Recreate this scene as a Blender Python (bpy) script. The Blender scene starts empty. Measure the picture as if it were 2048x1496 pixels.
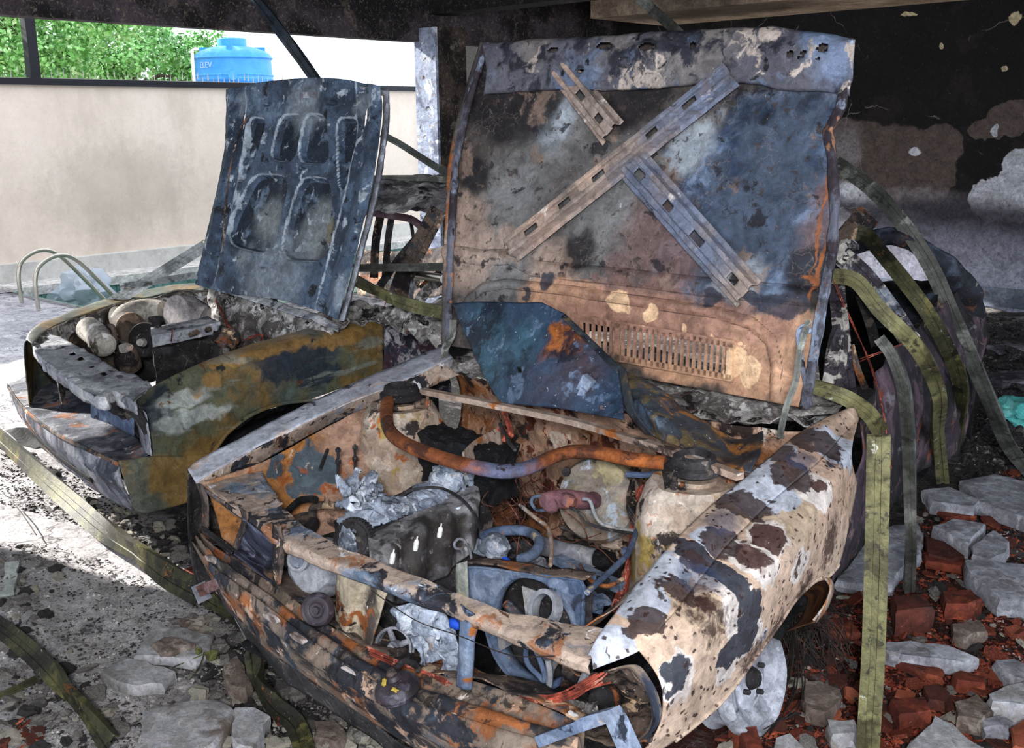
import bpy, bmesh, math, random
import numpy as np
from mathutils import Vector, Matrix, noise as mn

# ---------------------------------------------------------------- camera, sky, sun, flash, exposure
FPX, CX, CY = 2100.0, 1024.0, 748.0
CAMH, YAW, PITCH, ROLL = 1.65, math.radians(42), math.radians(13.4), math.radians(0.8)
c_f = Vector((-math.sin(YAW)*math.cos(PITCH), math.cos(YAW)*math.cos(PITCH), -math.sin(PITCH)))
_r0 = Vector((math.cos(YAW), math.sin(YAW), 0.0))
_u0 = _r0.cross(c_f)
c_r = _r0*math.cos(ROLL) - _u0*math.sin(ROLL)
c_u = c_r.cross(c_f)
C0 = Vector((0, 0, CAMH))
SC = bpy.context.scene
COL = SC.collection
camd = bpy.data.cameras.new('camera'); cam = bpy.data.objects.new('camera', camd); COL.objects.link(cam)
camd.sensor_width = 36.0; camd.lens = 36.0*FPX/2048.0; camd.clip_start = 0.05; camd.clip_end = 300
cam.matrix_world = Matrix(((c_r.x, c_u.x, -c_f.x, 0), (c_r.y, c_u.y, -c_f.y, 0), (c_r.z, c_u.z, -c_f.z, CAMH), (0, 0, 0, 1)))
SC.camera = cam
SC.view_settings.view_transform = 'Standard'
SC.view_settings.look = 'None'
SC.view_settings.gamma = 1.0
SC.view_settings.use_curve_mapping = False
SC.view_settings.exposure = 0.0
W = bpy.data.worlds.new('sky'); SC.world = W; W.use_nodes = True
wn = W.node_tree.nodes; wl = W.node_tree.links
wn['Background'].inputs['Color'].default_value = (0.80, 0.88, 1.0, 1)
wn['Background'].inputs['Strength'].default_value = 2.4
SUND = Vector((-1.0, -0.25, 0.55)).normalized()        # direction towards the sun
sd = bpy.data.lights.new('sun', 'SUN'); sd.energy = 12; sd.angle = math.radians(0.6); sd.color = (1.0, 0.96, 0.9)
so = bpy.data.objects.new('sun', sd); COL.objects.link(so); so.rotation_euler = SUND.to_track_quat('Z', 'Y').to_euler()
fd = bpy.data.lights.new('camera_flash', 'AREA'); fd.energy = 128; fd.size = 0.35; fd.color = (0.95, 0.97, 1.0)
fo = bpy.data.objects.new('camera_flash', fd); COL.objects.link(fo)
fo.location = (0.45, -0.55, 2.05)
fo.rotation_euler = (fo.location - Vector((-2.3, 2.6, 0.7))).to_track_quat('Z', 'Y').to_euler()

# ---------------------------------------------------------------- pixel helpers (a pixel's ray met with a real plane of the place)
def ray(px, py):
    return (c_f*FPX + c_r*(px-CX) - c_u*(py-CY)).normalized()
def PZ(px, py, z=0.0):
    d = ray(px, py); return C0 + d*((z-CAMH)/d.z)
def PX(px, py, x):
    d = ray(px, py); return C0 + d*(x/d.x)
def PY(px, py, y):
    d = ray(px, py); return C0 + d*(y/d.y)
def PP(px, py, o, n):
    d = ray(px, py); return C0 + d*((o-C0).dot(n)/d.dot(n))
def pxy(ps): return [PY(*p) for p in ps]
def pxz(ps): return [PZ(*p) for p in ps]

# ---------------------------------------------------------------- materials
def rgb(h):
    v = [int(h[i:i+2], 16)/255 for i in (0, 2, 4)]
    return tuple(x/12.92 if x <= .04045 else ((x+.055)/1.055)**2.4 for x in v) + (1,)
def mk(name, base, layers=(), rough=.75, metal=0.0, bump=.25, bscale=90, local=False, warp=.03, wscale=18, seed=0.0, spec=.3, grime=1.0):
    m = bpy.data.materials.new(name); m.use_nodes = True
    nt = m.node_tree; N = nt.nodes; L = nt.links
    b = N['Principled BSDF']; b.inputs['Roughness'].default_value = rough; b.inputs['Metallic'].default_value = metal
    b.inputs['Specular IOR Level'].default_value = spec
    if local:
        co0 = N.new('ShaderNodeTexCoord').outputs['Object']
    else:
        co0 = N.new('ShaderNodeNewGeometry').outputs['Position']
    off = N.new('ShaderNodeVectorMath'); off.operation = 'ADD'; L.new(co0, off.inputs[0]); off.inputs[1].default_value = (seed, seed*1.7, seed*.6)
    if local:
        oi = N.new('ShaderNodeObjectInfo'); sc_ = N.new('ShaderNodeVectorMath'); sc_.operation = 'SCALE'
        L.new(oi.outputs['Location'], sc_.inputs[0]); sc_.inputs['Scale'].default_value = 3.1; L.new(sc_.outputs[0], off.inputs[1])
    wnz = N.new('ShaderNodeTexNoise'); wnz.inputs['Scale'].default_value = wscale; wnz.inputs['Detail'].default_value = 6
    L.new(off.outputs[0], wnz.inputs['Vector'])
    ws = N.new('ShaderNodeVectorMath'); ws.operation = 'SUBTRACT'; L.new(wnz.outputs['Color'], ws.inputs[0]); ws.inputs[1].default_value = (.5, .5, .5)
    wm = N.new('ShaderNodeVectorMath'); wm.operation = 'SCALE'; L.new(ws.outputs[0], wm.inputs[0]); wm.inputs['Scale'].default_value = warp*4
    wa = N.new('ShaderNodeVectorMath'); wa.operation = 'ADD'; L.new(wm.outputs[0], wa.inputs[1]); L.new(off.outputs[0], wa.inputs[0])
    wp = wa.outputs[0]
    wb = N.new('ShaderNodeVectorMath'); wb.operation = 'ADD'; L.new(wm.outputs[0], wb.inputs[1]); L.new(co0, wb.inputs[0])
    wpb = wb.outputs[0]
    def mr(v, a, c, inv=False):
        r = N.new('ShaderNodeMapRange'); r.interpolation_type = 'SMOOTHSTEP'
        L.new(v, r.inputs['Value']); r.inputs['From Min'].default_value = a; r.inputs['From Max'].default_value = c
        r.inputs['To Min'].default_value = 1.0 if inv else 0.0; r.inputs['To Max'].default_value = 0.0 if inv else 1.0
        return r.outputs['Result']
    def mth(op, a, c):
        r = N.new('ShaderNodeMath'); r.operation = op
        for i, v in enumerate((a, c)):
            if isinstance(v, (int, float)): r.inputs[i].default_value = v
            else: L.new(v, r.inputs[i])
        return r.outputs[0]
    def noise(scale, detail=8, vec=None, stretch=None, w=0.0, rgh=.6):
        v = vec or wp
        if stretch:
            q = N.new('ShaderNodeVectorMath'); q.operation = 'MULTIPLY'; L.new(off.outputs[0], q.inputs[0]); q.inputs[1].default_value = stretch; v = q.outputs[0]
        if w:
            q = N.new('ShaderNodeVectorMath'); q.operation = 'ADD'; L.new(v, q.inputs[0]); q.inputs[1].default_value = (w, w*.7, -w); v = q.outputs[0]
        n = N.new('ShaderNodeTexNoise'); n.inputs['Scale'].default_value = scale; n.inputs['Detail'].default_value = detail; n.inputs['Roughness'].default_value = rgh
        L.new(v, n.inputs['Vector']); return n.outputs['Fac']
    col = None
    def mix(fac, c2, cprev, op):
        x = N.new('ShaderNodeMix'); x.data_type = 'RGBA'
        if op != 1.0: fac = mth('MULTIPLY', fac, op)
        L.new(fac, x.inputs['Factor'])
        if cprev is None: x.inputs['A'].default_value = rgb(base)
        else: L.new(cprev, x.inputs['A'])
        x.inputs['B'].default_value = rgb(c2)
        return x.outputs['Result']
    k = 0
    for ly in layers:
        k += 1
        kind, c2 = ly[0], ly[1]; op = 1.0
        if kind == 'n':      # noise patches: scale, threshold, softness, opacity, tag
            _, _, s, t, sf = ly[:5]; op = ly[5] if len(ly) > 5 else 1.0
            tag_ = ly[6] if len(ly) > 6 else k
            f = mr(noise(s, w=tag_*3.7), t-sf, t+sf)
        elif kind == 'v':    # spots
            _, _, s, t, sf = ly[:5]; op = ly[5] if len(ly) > 5 else 1.0
            v = N.new('ShaderNodeTexVoronoi'); v.inputs['Scale'].default_value = s; L.new(wp, v.inputs['Vector'])
            f = mr(v.outputs['Distance'], t-sf, t+sf, True)
        elif kind == 'c':    # cracks
            _, _, s, t, sf = ly[:5]; op = ly[5] if len(ly) > 5 else 1.0
            v = N.new('ShaderNodeTexVoronoi'); v.feature = 'DISTANCE_TO_EDGE'; v.inputs['Scale'].default_value = s; L.new(wp, v.inputs['Vector'])
            f = mr(v.outputs['Distance'], t-sf, t+sf, True)
            if len(ly) > 6: f = mth('MULTIPLY', f, mr(noise(ly[6], w=k*2.3), .5, .56))
        elif kind == 's':    # streaks: stretch vector
            _, _, st, t, sf = ly[:5]; op = ly[5] if len(ly) > 5 else 1.0
            f = mr(noise(1.0, stretch=st, w=k*1.9), t-sf, t+sf)
        elif kind in ('b', 'bn'):    # blobs [(centre, radius)], softness; bn is broken up by noise
            _, _, bl, sf = ly[:4]; op = ly[4] if len(ly) > 4 else 1.0
            f = None
            for c, r in bl:
                if isinstance(r, (int, float)): r = (r, r, r)
                q = N.new('ShaderNodeVectorMath'); q.operation = 'SUBTRACT'; L.new(wpb, q.inputs[0]); q.inputs[1].default_value = tuple(c)
                q2 = N.new('ShaderNodeVectorMath'); q2.operation = 'DIVIDE'; L.new(q.outputs[0], q2.inputs[0]); q2.inputs[1].default_value = tuple(r)
                q3 = N.new('ShaderNodeVectorMath'); q3.operation = 'LENGTH'; L.new(q2.outputs[0], q3.inputs[0])
                f = q3.outputs['Value'] if f is None else mth('MINIMUM', f, q3.outputs['Value'])
            if kind == 'bn':
                f = mth('ADD', f, mth('MULTIPLY', mth('SUBTRACT', noise(ly[5], w=k*1.3), .5), ly[6]))
            f = mr(f, 1-sf, 1+sf, True)
        elif kind == 'z':    # height band: z0, z1 and a ragged edge
            _, _, z0, z1, rag = ly[:5]; op = ly[5] if len(ly) > 5 else 1.0
            sx = N.new('ShaderNodeSeparateXYZ'); L.new(co0, sx.inputs[0])
            f = mr(mth('ADD', sx.outputs['Z'], mth('MULTIPLY', mth('SUBTRACT', noise(1.6, w=k), .5), rag)), z0, z1, True)
        elif kind == 'a':    # painted relief shade broken up by noise: scale, amount
            _, _, s, am, t = ly[:5]; op = ly[5] if len(ly) > 5 else 1.0
            an = N.new('ShaderNodeAttribute'); an.attribute_name = 'wear'
            v_ = an.outputs['Fac'] if am >= 0 else mth('MULTIPLY', an.outputs['Fac'], -1)
            f = mr(mth('ADD', v_, mth('MULTIPLY', mth('SUBTRACT', noise(s, w=k), .5), abs(am))), t-.12, t+.12)
        elif kind == 'r':    # per object random tint
            op = ly[2]; oi2 = N.new('ShaderNodeObjectInfo'); f = mr(oi2.outputs['Random'], ly[3], ly[4])
        col = mix(f, c2, col, op)
    if col is not None and grime:      # fine mottling and grit of the surface itself
        n1 = mr(noise(30, 10, w=5.5, rgh=.75), .30, .70); n2 = mr(noise(9, 8, w=8.5, rgh=.7), .30, .70)
        m1 = mth('ADD', mth('MULTIPLY', n1, .75*grime), 1-.42*grime); m2 = mth('ADD', mth('MULTIPLY', n2, .5*grime), 1-.25*grime)
        sc1 = N.new('ShaderNodeVectorMath'); sc1.operation = 'SCALE'; L.new(col, sc1.inputs[0]); L.new(mth('MULTIPLY', m1, m2), sc1.inputs['Scale']); col = sc1.outputs[0]
        col = mix(mr(noise(70, 5, w=2.2, rgh=.8), .63, .67), '1c1817', col, .55*grime)
        col = mix(mr(noise(85, 4, w=6.2, rgh=.8), .66, .70), 'c9c3bf', col, .5*grime)
    if col is None: b.inputs['Base Color'].default_value = rgb(base)
    else: L.new(col, b.inputs['Base Color'])
    if bump:
        bp = N.new('ShaderNodeBump'); bp.inputs['Strength'].default_value = bump; bp.inputs['Distance'].default_value = .01
        L.new(noise(bscale, 6, vec=off.outputs[0], rgh=.7), bp.inputs['Height']); L.new(bp.outputs['Normal'], b.inputs['Normal'])
    return m

# ---------------------------------------------------------------- objects
def V(p): return Vector(p)
def top(o, label, cat, group=None):
    o['label'] = label; o['category'] = cat
    if group: o['group'] = group
    return o
def thing(name, loc, label, cat, group=None):
    o = bpy.data.objects.new(name, None); COL.objects.link(o); o.location = loc; o.empty_display_size = .1
    return top(o, label, cat, group)
def rootloc(p):
    while p is not None and p.parent is not None: p = p.parent
    return Vector(p.location) if p is not None else Vector((0, 0, 0))
def link(name, vs, fs, mat, parent=None, smooth=True, loc=None, thick=0.0, ang=40):
    """verts in world coordinates"""
    if parent is not None: L0 = rootloc(parent)
    else: L0 = Vector(loc) if loc is not None else Vector(np.mean(np.array([tuple(v) for v in vs]), axis=0))
    me = bpy.data.meshes.new(name)
    me.from_pydata([tuple(Vector(v)-L0) for v in vs], [], fs); me.materials.append(mat)
    bm = bmesh.new(); bm.from_mesh(me); bmesh.ops.recalc_face_normals(bm, faces=bm.faces); bm.to_mesh(me); bm.free()
    if smooth:
        me.polygons.foreach_set('use_smooth', [True]*len(me.polygons))
        me.set_sharp_from_angle(angle=math.radians(ang))
    o = bpy.data.objects.new(name, me); COL.objects.link(o)
    if parent is None: o.location = L0
    else: o.parent = parent
    if thick:
        s = o.modifiers.new('s', 'SOLIDIFY'); s.thickness = thick; s.offset = 0
    return o
def struct(o):
    o['kind'] = 'structure'; return o
class MB:
    """collects shapes for ONE mesh"""
    def __init__(s): s.v = []; s.f = []
    def add(s, vs, fs):
        n = len(s.v); s.v += [Vector(v) for v in vs]; s.f += [tuple(i+n for i in f) for f in fs]; return s
    def box(s, c, size, R=None):
        a, b, d = [x/2 for x in size]; vs = []
        for x in (-a, a):
            for y in (-b, b):
                for z in (-d, d):
                    p = Vector((x, y, z)); vs.append(Vector(c) + (R @ p if R else p))
        return s.add(vs, [(0, 1, 3, 2), (4, 6, 7, 5), (0, 4, 5, 1), (2, 3, 7, 6), (0, 2, 6, 4), (1, 5, 7, 3)])
    def tube(s, pts, r, n=10, sm=0, cap=True):
        pts = [Vector(p) for p in pts]
        if sm: pts, r = smooth_path(pts, sm, r)
        rs = r if isinstance(r, (list, tuple)) else [r]*len(pts)
        T = tangents(pts); up = Vector((0, 0, 1)) if abs(T[0].z) < .9 else Vector((1, 0, 0))
        nrm = (up - T[0]*up.dot(T[0])).normalized(); vs = []
        for i, p in enumerate(pts):
            nrm = (nrm - T[i]*nrm.dot(T[i])).normalized(); b = T[i].cross(nrm)
            for k in range(n):
                a = 2*math.pi*k/n; vs.append(p + (nrm*math.cos(a) + b*math.sin(a))*rs[i])
        fs = []
        for i in range(len(pts)-1):
            for k in range(n): fs.append((i*n+k, i*n+(k+1) % n, (i+1)*n+(k+1) % n, (i+1)*n+k))
        if cap: fs.append(tuple(range(n-1, -1, -1))); fs.append(tuple((len(pts)-1)*n+k for k in range(n)))
        return s.add(vs, fs)
    def lathe(s, c, axis, prof, n=32, close=False, wob=0.0):
        ax = Vector(axis).normalized(); up = Vector((0, 0, 1)) if abs(ax.z) < .9 else Vector((1, 0, 0))
        a1 = (up - ax*up.dot(ax)).normalized(); a2 = ax.cross(a1); vs = []; fs = []
        for (r, h) in prof:
            for k in range(n):
                a = 2*math.pi*k/n; rr = r*(1+wob*mn.noise(Vector((math.cos(a)*2, math.sin(a)*2, h*20))))
                vs.append(Vector(c) + ax*h + (a1*math.cos(a)+a2*math.sin(a))*rr)
        m = len(prof)
        for i in range(m-1 if not close else m):
            j = (i+1) % m
            for k in range(n): fs.append((i*n+k, i*n+(k+1) % n, j*n+(k+1) % n, j*n+k))
        if not close:
            if prof[0][0] > 1e-4: fs.append(tuple(range(n-1, -1, -1)))
            if prof[-1][0] > 1e-4: fs.append(tuple((m-1)*n+k for k in range(n)))
        return s.add(vs, fs)
    def prism(s, poly, off):
        n = len(poly); off = Vector(off); vs = [Vector(p) for p in poly] + [Vector(p)+off for p in poly]
        fs = [tuple(range(n)), tuple(range(2*n-1, n-1, -1))] + [(i, i+n, (i+1) % n+n, (i+1) % n) for i in range(n)]
        return s.add(vs, fs)
    def sweep(s, pts, prof, ups):
        """closed 2D profile (x across, y along up) swept on pts with per point up vectors"""
        pts = [Vector(p) for p in pts]; T = tangents(pts); vs = []; fs = []; n = len(prof)
        for p, t, u in zip(pts, T, ups):
            u = (u - t*u.dot(t)).normalized(); b = t.cross(u)
            for (x, y) in prof: vs.append(p + b*x + u*y)
        for i in range(len(pts)-1):
            for k in range(n): fs.append((i*n+k, i*n+(k+1) % n, (i+1)*n+(k+1) % n, (i+1)*n+k))
        fs.append(tuple(range(n-1, -1, -1))); fs.append(tuple((len(pts)-1)*n+k for k in range(n)))
        return s.add(vs, fs)
    def rock(s, c, size, seed=0, sub=2, amp=.35, R=None):
        bm = bmesh.new(); bmesh.ops.create_icosphere(bm, subdivisions=sub, radius=1)
        vs = []
        for v in bm.verts:
            k = 1 + amp*mn.noise(v.co*1.6 + Vector((seed*7.1, seed*3.3, seed))) + amp*.4*mn.noise(v.co*4.5 + Vector((seed, 0, seed*5)))
            p = Vector((v.co.x*k*size[0], v.co.y*k*size[1], v.co.z*k*size[2])); vs.append(Vector(c)+(R @ p if R else p))
        fs = [tuple(x.index for x in f.verts) for f in bm.faces]; bm.free()
        return s.add(vs, fs)
    def build(s, name, mat, parent=None, smooth=True, **k):
        return link(name, s.v, s.f, mat, parent, smooth, **k)
def tangents(p):
    n = len(p); return [((p[min(i+1, n-1)]-p[max(i-1, 0)]).normalized()) if (p[min(i+1, n-1)]-p[max(i-1, 0)]).length > 1e-9 else Vector((0, 0, 1)) for i in range(n)]
def cr(a, b, c, d, t):
    return ((b*2) + (c-a)*t + (a*2-b*5+c*4-d)*t*t + (b*3-a-c*3+d)*t*t*t)*.5
def smooth_path(pts, k, r=None):
    out = []; ro = []; n = len(pts); rs = r if isinstance(r, (list, tuple)) else None
    for i in range(n-1):
        a, b, c, d = pts[max(i-1, 0)], pts[i], pts[i+1], pts[min(i+2, n-1)]
        for j in range(k):
            t = j/k; out.append(cr(a, b, c, d, t))
            if rs: ro.append(rs[i]*(1-t)+rs[i+1]*t)
    out.append(pts[-1])
    if rs: ro.append(rs[-1])
    return out, (ro if rs else r)
def resamp(pts, n, sm=True):
    pts = [Vector(p) for p in pts]
    if sm and len(pts) > 2: pts, _ = smooth_path(pts, 8)
    d = [0]
    for i in range(1, len(pts)): d.append(d[-1]+(pts[i]-pts[i-1]).length)
    A = np.array([tuple(p) for p in pts]); t = np.linspace(0, d[-1], n)
    return np.stack([np.interp(t, d, A[:, k]) for k in range(3)], 1)
def fbm(p, s, seed=0):
    q = Vector(p)*s + Vector((seed, seed*2.1, -seed)); return mn.noise(q)+.5*mn.noise(q*2.1)+.25*mn.noise(q*4.3)
def fin(name, A, mat, parent, thick, crump=0.0, cs=6, seed=0, disp=None, keep=None, loc=None, ang=35, wear=None):
    """grid of points A[nv,nu,3] -> sheet with optional displacement disp(u,v,p) and holes keep(u,v,p)"""
    nv, nu = A.shape[:2]
    du = np.gradient(A, axis=1); dv = np.gradient(A, axis=0); nr = np.cross(du, dv)
    l = np.linalg.norm(nr, axis=2, keepdims=True); l[l < 1e-12] = 1; nr = nr/l
    B = A.copy()
    if crump or disp:
        for j in range(nv):
            for i in range(nu):
                h = 0
                if crump: h += crump*fbm(A[j, i], cs, seed)
                if disp: h += disp(i/(nu-1), j/(nv-1), A[j, i])
                B[j, i] += nr[j, i]*h
    vs = B.reshape(-1, 3); fs = []
    for j in range(nv-1):
        for i in range(nu-1):
            if keep and not keep((i+.5)/(nu-1), (j+.5)/(nv-1), A[j, i]): continue
            fs.append((j*nu+i, j*nu+i+1, (j+1)*nu+i+1, (j+1)*nu+i))
    o = link(name, [Vector(v) for v in vs], fs, mat, parent, thick=thick, loc=loc, ang=ang)
    if wear:      # painted relief mask: shaded pockets, bright ashy rims, charred bead edges
        at = o.data.attributes.new('wear', 'FLOAT', 'POINT')
        at.data.foreach_set('value', [float(wear(i/(nu-1), j/(nv-1), A[j, i])) for j in range(nv) for i in range(nu)])
    return o
def net(name, rows, mat, parent, nu=40, nv=16, thick=.003, sm=True, smr=True, **k):
    """rows of control points joined into a sheet"""
    R = [resamp(r, nu, sm) for r in rows]
    cols = []
    for i in range(nu):
        cols.append(resamp([R[j][i] for j in range(len(R))], nv, smr and len(R) > 2))
    A = np.stack(cols, 1)
    return fin(name, A, mat, parent, thick, **k)
def coons(name, bot, right, topc, left, mat, parent, nu=80, nv=60, thick=.003, bulge=0.0, sm=(1, 1, 1, 1), **k):
    """bottom L->R, right bottom->top, top L->R, left bottom->top"""
    b, r, t, l = resamp(bot, nu, sm[0]), resamp(right, nv, sm[1]), resamp(topc, nu, sm[2]), resamp(left, nv, sm[3])
    u = np.linspace(0, 1, nu)[None, :, None]; v = np.linspace(0, 1, nv)[:, None, None]
    A = (1-v)*b[None] + v*t[None] + (1-u)*l[:, None] + u*r[:, None] - ((1-u)*(1-v)*b[0] + u*(1-v)*b[-1] + (1-u)*v*t[0] + u*v*t[-1])
    if bulge is not None and not isinstance(bulge, (int, float)):
        A = A + np.array(bulge)[None, None]*(np.sin(np.pi*u)*np.sin(np.pi*v))
    return fin(name, A, mat, parent, thick, **k)
def seg_d(p, a, b):
    ab = b-a; t = max(0, min(1, (p-a).dot(ab)/max(1e-9, ab.length_squared))); return (p-a-ab*t).length
def poly_sd(p, poly):
    d = 1e9; ins = False; n = len(poly)
    for i in range(n):
        a, b = poly[i], poly[(i+1) % n]
        ex, ey = b[0]-a[0], b[1]-a[1]; wx, wy = p[0]-a[0], p[1]-a[1]
        t = max(0, min(1, (wx*ex+wy*ey)/max(1e-12, ex*ex+ey*ey))); d = min(d, math.hypot(wx-ex*t, wy-ey*t))
        if (a[1] > p[1]) != (b[1] > p[1]) and p[0] < (b[0]-a[0])*(p[1]-a[1])/(b[1]-a[1])+a[0]: ins = not ins
    return -d if ins else d
def sst(a, b, x):
    t = max(0, min(1, (x-a)/(b-a))); return t*t*(3-2*t)
# ---------------------------------------------------------------- the setting
random.seed(7)
def quadbox(name, x0, x1, y0, y1, z0, z1, mat, parent=None, **k):
    o = MB().box(((x0+x1)/2, (y0+y1)/2, (z0+z1)/2), (x1-x0, y1-y0, z1-z0)).build(name, mat, parent, smooth=False, **k); return o
def Z0(px, py): return tuple(PZ(px, py, 0))
m_floor = mk('ash_covered_floor', '625c5a', [
    ('n', '353232', 2.2, .52, .10), ('n', 'a39d9b', 5.5, .52, .08, .85), 
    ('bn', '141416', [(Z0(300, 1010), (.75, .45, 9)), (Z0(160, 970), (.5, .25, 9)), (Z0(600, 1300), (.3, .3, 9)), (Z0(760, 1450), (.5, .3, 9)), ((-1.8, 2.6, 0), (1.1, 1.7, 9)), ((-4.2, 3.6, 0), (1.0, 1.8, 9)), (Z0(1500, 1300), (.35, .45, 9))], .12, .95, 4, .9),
    ('bn', 'd6d1d2', [(Z0(230, 1180), (.62, .36, 9)), (Z0(60, 1300), (.5, .3, 9)), (Z0(180, 1440), (.5, .3, 9)), (Z0(60, 1000), (.8, .4, 9)), ((-8.6, 2.6, 0), (3.6, 2.6, 9))], .25, .85, 7, .8),  # pale patches; the far-left ones paint sunlight into the floor
    ('bn', '42190f', [(Z0(1750, 1330), (.65, .55, 9)), (Z0(1950, 1180), (.8, .6, 9)), (Z0(1600, 1480), (.5, .4, 9))], .3, .9, 9, 1.0),
    ('bn', '1c1715', [((-1.2, 6.2, 0), (3.2, 2.2, 9)), ((0.8, 5.0, 0), (1.3, 1.4, 9))], .3, .85, 3, .9),
    ('s', '8a8486', (2.2, 9.0, 5.0), .60, .05, .55),
    ('c', '1b1a1b', 3.2, .02, .02, .8, 1.1), ('n', '77716e', 38, .60, .05, .7), ('n', '171514', 26, .66, .04, .8), ('v', 'b9b2aa', 60, .10, .04, .6)],
    rough=.85, bump=.7, bscale=45, warp=.05)
A = np.zeros((150, 190, 3)); xs = np.linspace(-8.4, 3.2, 190); ys = np.linspace(-2.0, 9.8, 150)
for j in range(150):
    for i in range(190):
        A[j, i] = (xs[i], ys[j], -.02 + .018*fbm((xs[i], ys[j], 0), 3.0, 4) + .012*fbm((xs[i], ys[j], 1), 9, 1))
fl = fin('floor', A, m_floor, None, 0, loc=(-2.6, 3.9, 0)); struct(fl)
m_deck = mk('pool_deck_stone', 'b4b0b2', [('n', '9d9a9e', 3, .5, .1), ('c', '45424a', 4.5, .03, .03, .9, 1.3), ('s', '5f5c66', (3, 11, 5), .62, .04, .8), ('v', '3a3637', 22, .12, .05, .6)], bump=.5)
d = MB().box((-9.9, 1.35, -.3), (3.0, 6.7, .56)).build('pool_deck', m_deck, smooth=False); struct(d)
d = MB().box((-11.6, 0, -.3), (.5, 9.6, .56)).build('pool_deck', m_deck, smooth=False); struct(d)
m_cope = mk('pale_coping_stone', 'd5d0cb', [('n', 'b3aca8', 9, .55, .08, .7), ('v', '6a6462', 30, .1, .05, .5)], bump=.2)
struct(quadbox('pool_coping', -11.85, -11.35, 4.7, 13.5, -.08, .015, m_cope))
m_tile = mk('pool_tile', '6f9590', [('n', '4e756f', 8, .5, .1)], rough=.25, bump=.05)
mb = MB()
for k in range(30): mb.box((-11.37, 4.85+k*.29, -.17), (.012, .283, .19))
struct(mb.build('pool_tile_band', m_tile, smooth=False))
m_basin = mk('pool_basin', '7f9a8a', [('n', '5f7f70', 2, .5, .2)], bump=.1)
struct(quadbox('pool_basin', -11.4, -8.4, 4.7, 13.5, -1.3, -1.2, m_basin))
struct(quadbox('pool_basin_wall', -11.55, -11.38, 4.7, 13.5, -1.3, -.08, m_basin))
struct(quadbox('pool_basin_wall', -11.4, -8.4, 4.6, 4.72, -1.3, -.02, m_basin))
struct(quadbox('pool_basin_wall', -8.5, -8.4, 4.6, 13.5, -1.3, -.02, m_basin))
m_water = bpy.data.materials.new('pool_water'); m_water.use_nodes = True
b_ = m_water.node_tree.nodes['Principled BSDF']; b_.inputs['Base Color'].default_value = rgb('6f9a86'); b_.inputs['Roughness'].default_value = .08; b_.inputs['Transmission Weight'].default_value = .45; b_.inputs['IOR'].default_value = 1.33
struct(quadbox('pool_water', -11.38, -8.5, 4.72, 13.5, -.28, -.2, m_water))
# left boundary wall
m_wl = mk('beige_painted_wall', 'ecdaca', [('n', 'd8c6b4', 1.3, .52, .15, .6), ('s', 'b5a596', (1.5, 1.5, .5), .58, .1, .4), ('bn', '8f8475', [((-11.9, 6.4, 1.0), (1, .9, .5))], .5, .3, 12, 1.2), ('v', '6d6459', 26, .06, .02, .5)], bump=.12, bscale=30, grime=.12)
struct(quadbox('wall_left', -12.15, -11.95, -3, 15, -.1, 2.2, m_wl))
m_band = mk('white_wall_footing', 'cfccc4', [('n', 'aaa69f', 4, .55, .1, .6), ('v', '5d5a55', 24, .09, .04, .5)], bump=.1, grime=.2)
struct(quadbox('wall_footing', -11.95, -11.8, -3, 15, -.1, .22, m_band))
m_blackmetal = mk('black_painted_metal', '1d1c22', rough=.5, bump=.05)
struct(quadbox('wall_cap', -12.2, -11.9, -3, 15, 2.14, 2.21, m_blackmetal))
struct(quadbox('fence_post', -12.1, -11.98, 5.44, 5.55, 2.2, 3.4, m_blackmetal))
struct(quadbox('outside_ground', -45, -12.2, -25, 40, -.3, -.2, mk('outside_ground', '6d6a58')))
# sooted concrete
m_soot = mk('sooty_concrete', '1d1a1b', [('n', '0d0c0d', 2.5, .5, .1), ('n', '4a443f', 5, .60, .05, .8), ('n', '57514b', 24, .60, .04, .55), ('v', '7d766c', 40, .10, .04, .5)], bump=.6, bscale=35)
m_beam = mk('sooty_beam_concrete', '4a4146', [('n', '1c181a', 2.2, .50, .07), ('bn', '171416', [((-7.3, 6.2, 2.9), (2, 1.4, .35))], .3, .8, 3, .8), ('n', '6d6257', 6, .62, .05, .6), ('n', '8d8272', 45, .60, .04, .6)], bump=.6, bscale=40)
struct(quadbox('sun_blocker_left', -7.45, -7.2, -1.9, .80, -.1, 3.02, m_soot))  # unseen pier added to keep sun off the near floor
struct(quadbox('ceiling', -7.3, 3.6, -5.0, 10.0, 3.02, 3.2, m_soot))
struct(quadbox('ceiling_beam_left', -7.33, -7.2, -2.6, 9.8, 2.38, 3.02, m_beam))
struct(quadbox('ceiling_beam_cross', -7.25, 3.4, 6.95, 7.2, 2.62, 3.02, m_soot))
m_pil = mk('sooty_pillar_concrete', '4b4038', [('n', '211c1a', 5, .5, .08), ('n', '7d7468', 7, .60, .05, .7), ('n', '8f8577', 40, .6, .04, .5)], bump=.6, bscale=40)
p_ = MB().box((-7.13, 7.02, 1.2), (.27, .36, 2.6)).build('pillar', m_pil, smooth=False); struct(p_)
m_pilf = mk('flaked_daylit_pillar_face', 'a2abc0', [('n', '6d7489', 5, .56, .08), ('n', 'd6dbe6', 8, .58, .05), ('v', 'a08c7c', 16, .17, .03), ('n', '35343c', 14, .65, .03)], bump=.5)  # flaked face with pale bluish daylight painted into its colour
struct(MB().box((-7.13, 6.825, 1.2), (.272, .03, 2.59)).build('pillar_daylit_face', m_pilf, smooth=False))
m_soffit = mk('unburnt_ceiling_render', 'd8c0a6', [('n', 'b49a80', 3, .55, .1), ('bn', '2a2320', [((-5.5, 8.9, 2.6), (1.2, .5, .5))], .4, .8, 3, .8)], bump=.1)
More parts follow.
